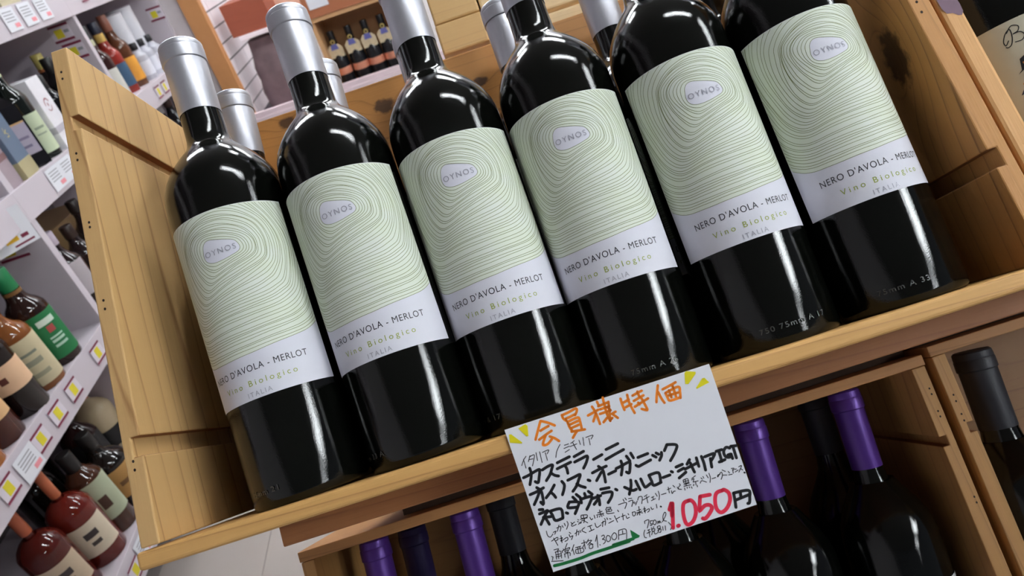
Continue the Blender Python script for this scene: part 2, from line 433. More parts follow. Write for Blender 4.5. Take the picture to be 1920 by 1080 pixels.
# --- neighbour of the upper crate
nb = empty('wine_crate', crate_M(560, 0, BZ), 'pine crate at the right edge beside the gap, with a purple stain', 'crate')
W_NB = crate_wood('pine_neighbour', 9.4, (216, 164, 104), (170, 112, 60), axis='Z', period=16, warp=2, line=.35)
mbn = sh(side_panel(297.8 + 1.2, 311.5, 1, -6.7, 318, [G1, G2], lean=-.03))
mbn.v = [(x - 560, y, z) for x, y, z in mbn.v]; mbn.build('side_panel', [W_NB, W_GROOVE], nb, bevel=2.4, seg=2)
mbn = sh(side_panel(812, 823, -1, -6.7, 318, [G1, G2])); mbn.v = [(x - 560, y, z) for x, y, z in mbn.v]; mbn.build('side_panel', [W_NB, W_GROOVE], nb, bevel=2)
MB().box(-260, 268, -50, 127, 0, 10.3).build('bottom_board', W_FRONT, nb, bevel=2)
MB().box(-255, 250, 116, 127, 10.5, 322).build('back_panel', W_BACK, nb, bevel=1)
# purple wine stain on the panel's front edge
st = MB(); ys = lambda z: -50 + .05 * (z + BZ) - .12
spts = [(-5, 168), (-4.5, 161), (-3, 157.5), (0, 156.8), (2.5, 154.5), (4.5, 154), (6, 156), (6.2, 161), (5.5, 168), (1, 172)]
st.add([(x - 259.6, ys(z + 5), z + 5) for x, z in spts], [tuple(range(len(spts)))])
st.build('stain', mat('purple_stain', srgb(112, 84, 100), .6, var=.2, scale=120), nb)

# --- crates stacked behind, seen above the upper crate's back panel
bc = empty('slatted_crate', crate_M(120, 160, 332), 'rough pale wooden crate with slats, behind the upper crate', 'crate')
W_RAW = crate_wood('rough_end_grain', 11.2, (202, 164, 108), (140, 104, 60), axis='X', period=30, warp=4, line=.3)
W_SLAT = crate_wood('pale_slat', 12.5, (222, 192, 146), (176, 138, 92), axis='X', period=14, warp=2, line=.35)
MB().box(-113, -68, 0, 260, 0, 31).build('corner_post', W_RAW, bc, bevel=2)
MB().box(-112.5, -68.5, .5, 260, 31.8, 95).build('corner_post', W_RAW, bc, bevel=2)
MB().box(-67, -44, 2, 260, 12, 95).build('batten', W_SLAT, bc, bevel=2)
for z0, z1 in ((-10, 7), (12, 40), (46, 74), (80, 95)):
    MB().box(-43 if z0 > 0 else -20, 330, 3 + (2 if z0 > 0 else -3), 16, z0, z1).build('slat', W_SLAT, bc, bevel=3, seg=3)
MB().box(-40, 330, 250, 260, -10, 95).build('back_board', W_RAW, bc)
rb = empty('rack_back', crate_M(120, 135, -20), 'plain board standing behind the upper crate', 'board')
MB().box(-300, 330, 0, 14, 3, 318).build('board', W_DARK, rb)

# --- the rack that carries it all
rk = empty('display_rack', room_M(60, 700, -1250), 'wooden rack under the leaning crates', 'rack')
def slab(parent, x0, x1, y0, y1, z0, z1, name):
    """box given in the crate frame but parented to a room-frame thing"""
    mb = MB().box(x0, x1, y0, y1, z0, z1)
    o = mb.build(name, W_DARK, parent); o.matrix_parent_inverse = Matrix.Identity(4)
    o.matrix_local = parent.matrix_world.inverted() @ F
    return o
slab(rk, -240, 850, 150, 345, -424, -402.5, 'deck')
slab(rk, -240, 850, 330, 345, -402, -60, 'back_rail')
for x in (-200, 350, 780):
    a = F @ Vector((x * MM, .25, -.424))
    p = rk.matrix_world.inverted() @ a
    MB().box(p.x * 1000 - 25, p.x * 1000 + 25, p.y * 1000 - 25, p.y * 1000 + 25, 0, p.z * 1000 + 4).build('leg', W_DARK, rk)

# ================================================================ wine bottles with the contour-line label
GLASS = mat('black_green_glass', (0.0022, 0.0026, 0.002, 1), .03, var=.1, scale=30, bump=.05, bscale=1500, spec=.4)
SILVER = mat('silver_capsule', srgb(200, 200, 208), .42, metal=.75, var=.03, scale=300)
LABEL = mat('label_paper', srgb(226, 226, 236), .62, var=.012, scale=500, bump=.06, bscale=2500)
LABEL_G = mat('label_green_ground', srgb(224, 233, 214), .62, var=.035, scale=70, bump=.06, bscale=2500)
for _n in LABEL_G.node_tree.nodes:
    if _n.type == 'MIX': _n.inputs[6].default_value = srgb(222, 231, 206); _n.inputs[7].default_value = srgb(232, 236, 232)
OLIVE = mat('olive_line', srgb(116, 128, 66), .6)
INK = mat('charcoal_ink', srgb(44, 44, 52), .5)
GREENI = mat('green_ink', srgb(158, 172, 70), .5)
FOIL = mat('silver_foil', srgb(172, 172, 184), .35, metal=.3)
EMB = mat('raised_glass', (0.05, 0.055, 0.055, 1), .1, spec=1.0, bump=.8, bscale=900)  # base colour lightened to imitate sparkle on the raised marks

Z0 = 6.7                                   # label heights are measured 6.7 mm above the foot
RZ = lambda z: 37.5 * (1 + .011 * (z - 120) / 100)
BODY = [(30, 0.6), (34.5, 0), (36.2, 1.6), (36.9, 5), (37.1, 40), (37.28, 80), (37.44, 120), (37.6, 160), (37.7, 184), (37.75, 196), (37.6, 203), (36.6, 209), (34.6, 215),
        (31.6, 220.5), (27.8, 226), (23.6, 231), (19.8, 234.8), (16.8, 238), (14.9, 241.4), (13.9, 246), (13.55, 254), (13.4, 266), (13.3, 300)]
CAPS = [(13.75, 264.0), (13.85, 264.6), (14.0, 290), (14.1, 302.4), (14.0, 302.9), (14.75, 303.5), (14.9, 304.2), (14.9, 312.6), (14.45, 313.2), (14.65, 313.9), (14.6, 316.4), (13.9, 317.6), (12.6, 318.2), (0.5, 318.4)]

def on_label(s, z, lift=0.0):
    r = RZ(z) + .25 + lift; a = s / 37.5
    return (r * math.sin(a), -r * math.cos(a), z + Z0)

KEYS = [(0, [(-8.2, 154.5), (-6.4, 157.1), (-3.6, 157.9), (0.6, 156.9), (9.7, 153.9), (12.4, 151.6), (13.5, 148.0), (12.0, 145.7), (8.4, 144.4), (3.1, 143.2), (-2.6, 142.9), (-6.8, 144.2), (-8.8, 146.6), (-9.2, 150.3)]),
        (4, [(-17.0, 157.2), (-11.7, 162.1), (-2.6, 163), (5.8, 161.6), (13.0, 158.4), (18.1, 154.4), (20.3, 150.1), (19.8, 144.9), (15.7, 141.6), (7.9, 139.0), (-4.0, 135.4), (-8.2, 136.3), (-11.7, 140.3), (-15.6, 147.9), (-17.3, 153.9)]),
        (8, [(-20.9, 161.3), (-13.5, 165.8), (-5.0, 168.2), (6.9, 167.6), (15.9, 163.8), (21.6, 159.2), (25.0, 152.3), (25.4, 147.6), (24.6, 141.7), (20.5, 138.2), (9.6, 134.2), (-3.7, 130.5), (-11.3, 128.4), (-14.4, 130), (-16.4, 132.7), (-20.3, 140.9), (-22.2, 149.9), (-22.6, 156.8)]),
        (12, [(-24.7, 161.2), (-15.3, 169.5), (-3.6, 173.3), (5.9, 173.3), (16.6, 170.1), (26.9, 162.4), (30.5, 152.2), (29.8, 141.5), (26.5, 135.3), (14.8, 129.4), (-5.4, 123.6), (-13.4, 121.8), (-19.5, 122.5), (-24.5, 130.8), (-26.9, 142.8), (-26.6, 152.3)]),
        (20, [(-44, 141.4), (-47.1, 160.8), (-42, 178), (-28, 190), (0, 196), (22, 186), (34, 171), (41, 158), (42.9, 151), (42.6, 141), (36.4, 121.5), (29.6, 116.3), (21.4, 113.1), (7.7, 111.4), (-11.0, 110.6), (-25.5, 109.4), (-33.4, 115), (-38.8, 125)]),
        (35, [(-60, 106), (-72, 150), (-58, 205), (0, 232), (55, 205), (70, 160), (60, 112), (48.9, 94), (43.1, 90.5), (36.9, 87.9), (26.6, 86.0), (3.8, 83.6), (-17.8, 83.2), (-31.5, 84.0), (-38.0, 86.0), (-46.3, 90.9), (-54.2, 97.5)])]
CX, CZ = 1.5, 150.0
TH = np.linspace(-math.pi, math.pi, 241)[:-1]
def polar(pts):
    if len(pts) != 17: pts = smooth_line(pts[-2:] + pts + pts[:2], 5)[10:-10]
    a = np.array(pts + [pts[0]]); D = []
    for i in range(len(a) - 1):
        for t in np.linspace(0, 1, 12, endpoint=False): D.append(a[i] * (1 - t) + a[i + 1] * t)
    D = np.array(D); th = np.arctan2(D[:, 1] - CZ, D[:, 0] - CX); r = np.hypot(D[:, 1] - CZ, D[:, 0] - CX)
    o = np.argsort(th); th = th[o]; r = r[o]
    rr = np.interp(TH, np.concatenate([th - 2 * math.pi, th, th + 2 * math.pi]), np.concatenate([r, r, r]))
    k = np.array([1, 2, 3, 2, 1.]) / 9
    return np.convolve(np.concatenate([rr[-2:], rr, rr[:2]]), k, 'valid')
KR = [(i, polar(p)) for i, p in KEYS]
DOWN = [143, 141, 139, 137.6, 135.6, 134, 132.3, 130.9, 128.3, 126.9, 125.6, 124.8, 122.9, 121.6, 120.1, 118.4, 117.1, 115.8, 114.1, 112.9, 111.2, 110.1, 108.8, 106.8, 105, 102.4, 101, 98.7, 97, 95.8, 94.2, 92.8, 90.4, 88.9, 87.3, 85.2]
def ring(i):
    for (a, ra), (b, rb_) in zip(KR, KR[1:]):
        if a <= i <= b:
            t = (DOWN[a] - DOWN[i]) / (DOWN[a] - DOWN[b])
            w = .42 * math.sin(i * 2.3) * np.sin(TH * 2 + i) + .16 * np.sin(TH * 5 + i * 1.7)
            return ra * (1 - t) + rb_ * t + (w if i else 0) * min(1, i / 5)
HALF = 47.8; LZ0, LZ1 = 56.8, 175.6
inside = lambda s, z: abs(s) < HALF - .2 and LZ0 < z < LZ1 - .3

def label_meshes():
    paper = MB(); nx, nz = 48, 12; vs = []
    for j in range(nz + 1):
        for i in range(nx + 1): vs.append(on_label(-HALF + 2 * HALF * i / nx, LZ0 + (LZ1 - LZ0) * j / nz))
    fs = [(j * (nx + 1) + i, j * (nx + 1) + i + 1, (j + 1) * (nx + 1) + i + 1, (j + 1) * (nx + 1) + i) for j in range(nz) for i in range(nx)]
    paper.add(vs, fs)
    # green ground between the innermost and the outermost contour
    g = MB(); r0 = ring(0); r1 = ring(35); n = len(TH); rows = 22; vs = []
    for j in range(rows + 1):
        for k in range(n):
            c, s_ = math.cos(TH[k]), math.sin(TH[k]); R = r1[k]
            lim = min((HALF - .1 - CX * (1 if c > 0 else -1)) / abs(c) if abs(c) > 1e-6 else 1e9, ((LZ1 - .15 - CZ) / s_) if s_ > 1e-6 else 1e9)
            R = min(R, lim); r = r0[k] + (R - r0[k]) * (j / rows)
            vs.append(on_label(CX + r * c, CZ + r * s_, .05))
    fs = [(j * n + k, (j + 1) * n + k, (j + 1) * n + (k + 1) % n, j * n + (k + 1) % n) for j in range(rows) for k in range(n)]
    g.add(vs, fs)
    ln = MB()
    for i in range(36):
        r = ring(i); pts = [(CX + r[k] * math.cos(TH[k]), CZ + r[k] * math.sin(TH[k])) for k in range(n)]
        ok = [inside(*p) for p in pts]
        if all(ok): ribbon(ln, pts, .27, lambda u, v: on_label(u, v, .1), closed=True); continue
        st_ = next(k for k in range(n) if not ok[k]); run = []
        for q in range(n + 1):
            k = (st_ + q) % n
            if ok[k]: run.append(pts[k])
            else:
                if len(run) > 2: ribbon(ln, run, .27, lambda u, v: on_label(u, v, .1))
                run = []
        if len(run) > 2: ribbon(ln, run, .27, lambda u, v: on_label(u, v, .1))
    def txt(body, s0, s1, z, h, sp, lift=.12, thick=0):
        vs, fs = text_mesh(body, s1 - s0, h, sp, thick); m = MB()
        m.add([on_label(s0 + x, z + y, lift) for x, y in vs], fs); return m
    a = txt("NERO D'AVOLA - MERLOT", -32.4, 33.0, 73.2, 4.1, 1.12)
    b = txt("Vino Biologico", -23.3, 24.2, 64.7, 3.6, 1.5)
    c = txt("ITALIA", -7.6, 7.6, 58.4, 3.0, 1.35); d = txt("OYNOS", -7.9, 11.3, 147.5, 3.7, 1.25, .3)
    return paper, g, ln, a, b, c, d

def emb_text(body, s0, w):
    vs, fs = text_mesh(body, w, 3.2, 1.2, .012); m = MB()
    m.add([((37.05 + .35) * math.sin((s0 + x) / 37), -(37.05 + .35) * math.cos((s0 + x) / 37), 10 + y) for x, y in vs], fs)
    return m

def wine_bottle(M, label, proto=None, group=None):
    t = empty('wine_bottle', M, label, 'bottle', group)
    if proto is not None:
        for ch in proto.children:
            if ch.name.split('.')[0] == 'raised_mark': continue
            copy_tree(ch, t)
        return t
    MB().lathe(BODY, 96).build('glass_body', GLASS, t, smooth=True, sharp=60)
    cp = MB().lathe(CAPS, 72, cap=False).build('capsule', SILVER, t, smooth=True, sharp=35)
    pa, g, ln, a, b, c, d = label_meshes()
    L = pa.build('label', LABEL, t, smooth=True)
    g.build('green_ground', LABEL_G, L, smooth=True)
    ln.build('contour_lines', OLIVE, L, smooth=True)
    tag(a.build('lettering', INK, L, smooth=True), 'black grape name lettering')
    tag(b.build('lettering', GREENI, L, smooth=True), 'green lettering')
    tag(c.build('lettering', FOIL, L, smooth=True), 'silver country name')
    tag(d.build('lettering', FOIL, L, smooth=True), 'silver embossed name in the pale oval')
    return t

BX = [-148.1, -72.27, -0.0, 73.33, 152.62, 229.3]; BY = [-2.7, -3.82, 3.08, 3.36, 1.99, -1.9]
BPH = [-0.0142, -0.0644, -0.0347, -0.1587, -0.0223, -0.0148]
BLX = [-0.0446, -0.0412, -0.0203, -0.0021, -0.0129, -0.0106]; BLY = [-0.0066, 0.0084, -0.008, -0.009, -0.0236, -0.0042]
names = ['first front wine bottle with contour-line label, next to the left crate panel',
         'second front contour-label wine bottle from the left panel',
         'third front contour-label wine bottle from the left panel',
         'fourth front contour-label wine bottle, the one behind the price card corner',
         'fifth front contour-label wine bottle, second from the right crate panel',
         'last front contour-label wine bottle, beside the knotty right crate panel']
proto = None; fronts = []
for i in range(6):
    M = crate_M(BX[i] + BLX[i] * -6.7, BY[i] + BLY[i] * -6.7, -6.5, (BLX[i], BLY[i]), BPH[i])
    b = wine_bottle(M, names[i], proto, 'contour-label bottles in the front row'); proto = proto or b; fronts.append(b)
for i, (body, s0, w) in enumerate((("75mm 21", -30, 24), ("75mm 33 A", -48, 30), ("75mm & 17", -56, 34), ("75mm A 26", -10, 28), ("750 75mm A 17", -18, 40), ("75mm A 33", -26, 28))):
    emb_text(body, s0, w).build('raised_mark', EMB, fronts[i], smooth=True)
for i, x in enumerate((-166, -91, -14.5, 60, 136, 214)):
    lab = ['back-row silver-capped bottle showing between the first two front bottles',
           'back-row silver-capped bottle showing right of the second front bottle',
           'back-row silver-capped bottle peeking left of the third front neck',
           'back-row silver-capped bottle left of the fourth front neck',
           'back-row silver-capped bottle showing left of the fifth front bottle',
           'back-row silver-capped bottle hidden behind the last two front bottles'][i]
    wine_bottle(crate_M(x, 76.5 if i != 4 else 74, -6.5, (.004, .0)), lab, proto, 'contour-label bottles in the back row')

# ================================================================ other wine bottles
PURPLE = mat('purple_capsule', srgb(86, 48, 138), .38, metal=.35, var=.05)
BLACKC = mat('black_capsule', srgb(44, 44, 50), .5, metal=.2, var=.05)
DPURPLE = mat('dark_purple_capsule', srgb(52, 40, 92), .45, metal=.3)
def plain_bottle(M, label, capm, group=None, h=300.0, r=38.0, cr=12.9, ch=66.0, cat='bottle'):
    t = empty('wine_bottle', M, label, cat, group)
    k = h / 300.0
    pr = [(r * .8, .6), (r * .93, 0), (r * .985, 3), (r, 8), (r, 180 * k), (r * .985, 190 * k), (r * .92, 200 * k), (r * .78, 210 * k), (r * .6, 220 * k), (r * .46, 228 * k), (cr + 1.2, h - ch - 12), (cr - .3, h - ch - 2), (cr - .6, h - 3)]
    MB().lathe(pr, 64).build('glass_body', GLASS, t, smooth=True, sharp=60)
    c = [(cr - .1, h - ch), (cr, h - ch + .6), (cr + .1, h - 20), (cr + .15, h - 17.5), (cr + 1.2, h - 16.5), (cr + 1.2, h - 8), (cr + .7, h - 7), (cr + .9, h - 6), (cr + .5, h - 1.5), (cr - 1, h), (.4, h + .1)]
    MB().lathe(c, 48, cap=False).build('capsule', capm, t, smooth=True, sharp=35)
    return t
LZ = -390.0
for i, x in enumerate((-189, -104, -18, 66, 149, 235)):
    lab = ['purple-capped bottle at the left end of the lower crate', 'purple-capped bottle left of the price card', 'purple-capped bottle behind the left of the price card',
           'purple-capped bottle behind the middle of the price card', 'purple-capped bottle touching the right edge of the price card', 'purple-capped bottle at the right end of the lower crate'][i]
    t = plain_bottle(crate_M(x - .06 * 320 + 12, 200, LZ + (0 if i else 0), (.06 if i > 2 else .03, 0)), lab, PURPLE, 'purple-capped bottles in the lower crate', h=326, cr=12.6, ch=67)
    if i in (4, 5):
        lb = MB().lathe([(38.4, 70), (38.4, 168)], 40, a0=-1.2, a1=1.2, cap=False).build('label', mat('purple_label', srgb(92, 62, 120), .6), t, smooth=True)
        MB().lathe([(38.6, 165), (38.6, 168.5)], 40, a0=-1.2, a1=1.2, cap=False).build('border', CARD, lb, smooth=True)
for i, (x, m) in enumerate(((-178, DPURPLE), (-85, BLACKC), (0, BLACKC), (110, BLACKC), (237, BLACKC))):
    lab = ['dark purple-capped bottle right behind the leftmost lower bottle', 'black-capped bottle right behind the bottle left of the price card', 'black-capped bottle behind the price card, left one',
           'black-capped bottle behind the price card, right one', 'black-capped bottle behind and left of the rightmost purple cap'][i]
    plain_bottle(crate_M(x - 6, 277, LZ, (.04, 0)), lab, m, 'back-row bottles in the lower crate', h=326 if i else 318, cr=13.5, ch=60)
plain_bottle(crate_M(348, 206, -389.5, (.055, 0)), 'bottle with a wide matt black capsule in the lower right crate', BLACKC, None, h=324, cr=15, ch=68)
plain_bottle(crate_M(428, 206, -389.5, (.055, 0)), 'black-capped bottle at the far right of the lower right crate', BLACKC, None, h=324, cr=14, ch=62)

# --- dark bottle with the cream label in the neighbouring crate
bb = empty('wine_bottle', crate_M(355, 0, -6.5, (-.01, 0)), 'dark bottle with a cream label and script letter, right crate', 'bottle')
rb_ = 40.5
MB().lathe([(30, .6), (38, 0), (40, 3), (rb_, 8), (rb_, 190), (39, 202), (34, 214), (26, 226), (18, 238), (15, 250), (14.5, 300)], 80).build('glass_body', GLASS, bb, smooth=True, sharp=60)
MB().lathe([(14.9, 262), (15, 300), (16.2, 302), (16.2, 312), (15, 316), (.5, 317)], 48, cap=False).build('capsule', BLACKC, bb, smooth=True, sharp=35)
CREAM = mat('cream_label', srgb(196, 190, 168), .65, var=.03)
lb = MB().lathe([(rb_ + .25, 38), (rb_ + .25, 139)], 48, a0=-.97, a1=.97, cap=False).build('label', CREAM, bb, smooth=True)
def on_b(s, z, lift=.15): r = rb_ + .25 + lift; return (r * math.sin(s / rb_), -r * math.cos(s / rb_), z)
sc_ = MB()
for st_ in ([(-24, 122), (-27, 119), (-27.5, 123), (-24, 129), (-20, 131), (-20.5, 124), (-23, 118), (-26, 116.5), (-27.5, 117.5)],
            [(-23, 129), (-18, 133.5), (-13.5, 131), (-15, 127), (-19, 126), (-14, 125.5), (-12, 121.5), (-15, 118), (-20, 118.5)],
            [(-10, 122), (-7, 125), (-5, 122), (-7, 119), (-10, 121), (-6, 119), (-2, 121), (0, 124)]):
    ribbon(sc_, [(s * .66 - 9.5, 126 + (z - 126) * .66 + 4.5) for s, z in smooth_line(st_)], .55, lambda u, v: on_b(u, v), caps=True)
tag(sc_.build('script_lettering', BLACKP, lb), 'black script initial')
ar = MB(); 
def patch(mb, pts, mi):
    pts = [(s - 8, z + 3) for s, z in pts]
    ss = [p[0] for p in pts]; a, b = min(ss), max(ss); n = max(3, int((b - a) / 1.2)); rows = []
    for k in range(n + 1):
        s = a + (b - a) * min(max(k / n, .01), .99); zs = []
        for (s0, z0), (s1, z1) in zip(pts, pts[1:] + pts[:1]):
            if (s0 - s) * (s1 - s) < 0: zs.append(z0 + (z1 - z0) * (s - s0) / (s1 - s0))
        if len(zs) >= 2: rows.append((s, min(zs), max(zs)))
    mb.add([on_b(s, z, .12 + .03 * mi) for s, lo, hi in rows for z in (lo, hi)], [(2 * i, 2 * i + 2, 2 * i + 3, 2 * i + 1) for i in range(len(rows) - 1)], mi)
patch(ar, [(-17, 112), (-8, 116), (10, 112), (4, 106), (-8, 104), (-13, 107), (-20, 104), (-12, 110)], 0)
patch(ar, [(-16, 110), (-2, 111), (0, 103), (-6, 99), (-14, 104)], 1)
patch(ar, [(-23, 92), (-18, 98), (-10, 101), (8, 98), (8, 86), (-8, 88), (-16, 93)], 2)
patch(ar, [(-20, 98), (-15, 101), (-12, 96), (-19, 94)], 1)
patch(ar, [(-12, 97), (-2, 99), (2, 92), (-8, 90)], 3)
tag(ar.build('illustration', [BLACKP, mat('orange_print', srgb(196, 120, 60), .6, var=.3, scale=400), mat('navy_print', srgb(38, 44, 66), .6), mat('blue_print', srgb(70, 92, 130), .6)], lb), 'blurred orange and blue picture')

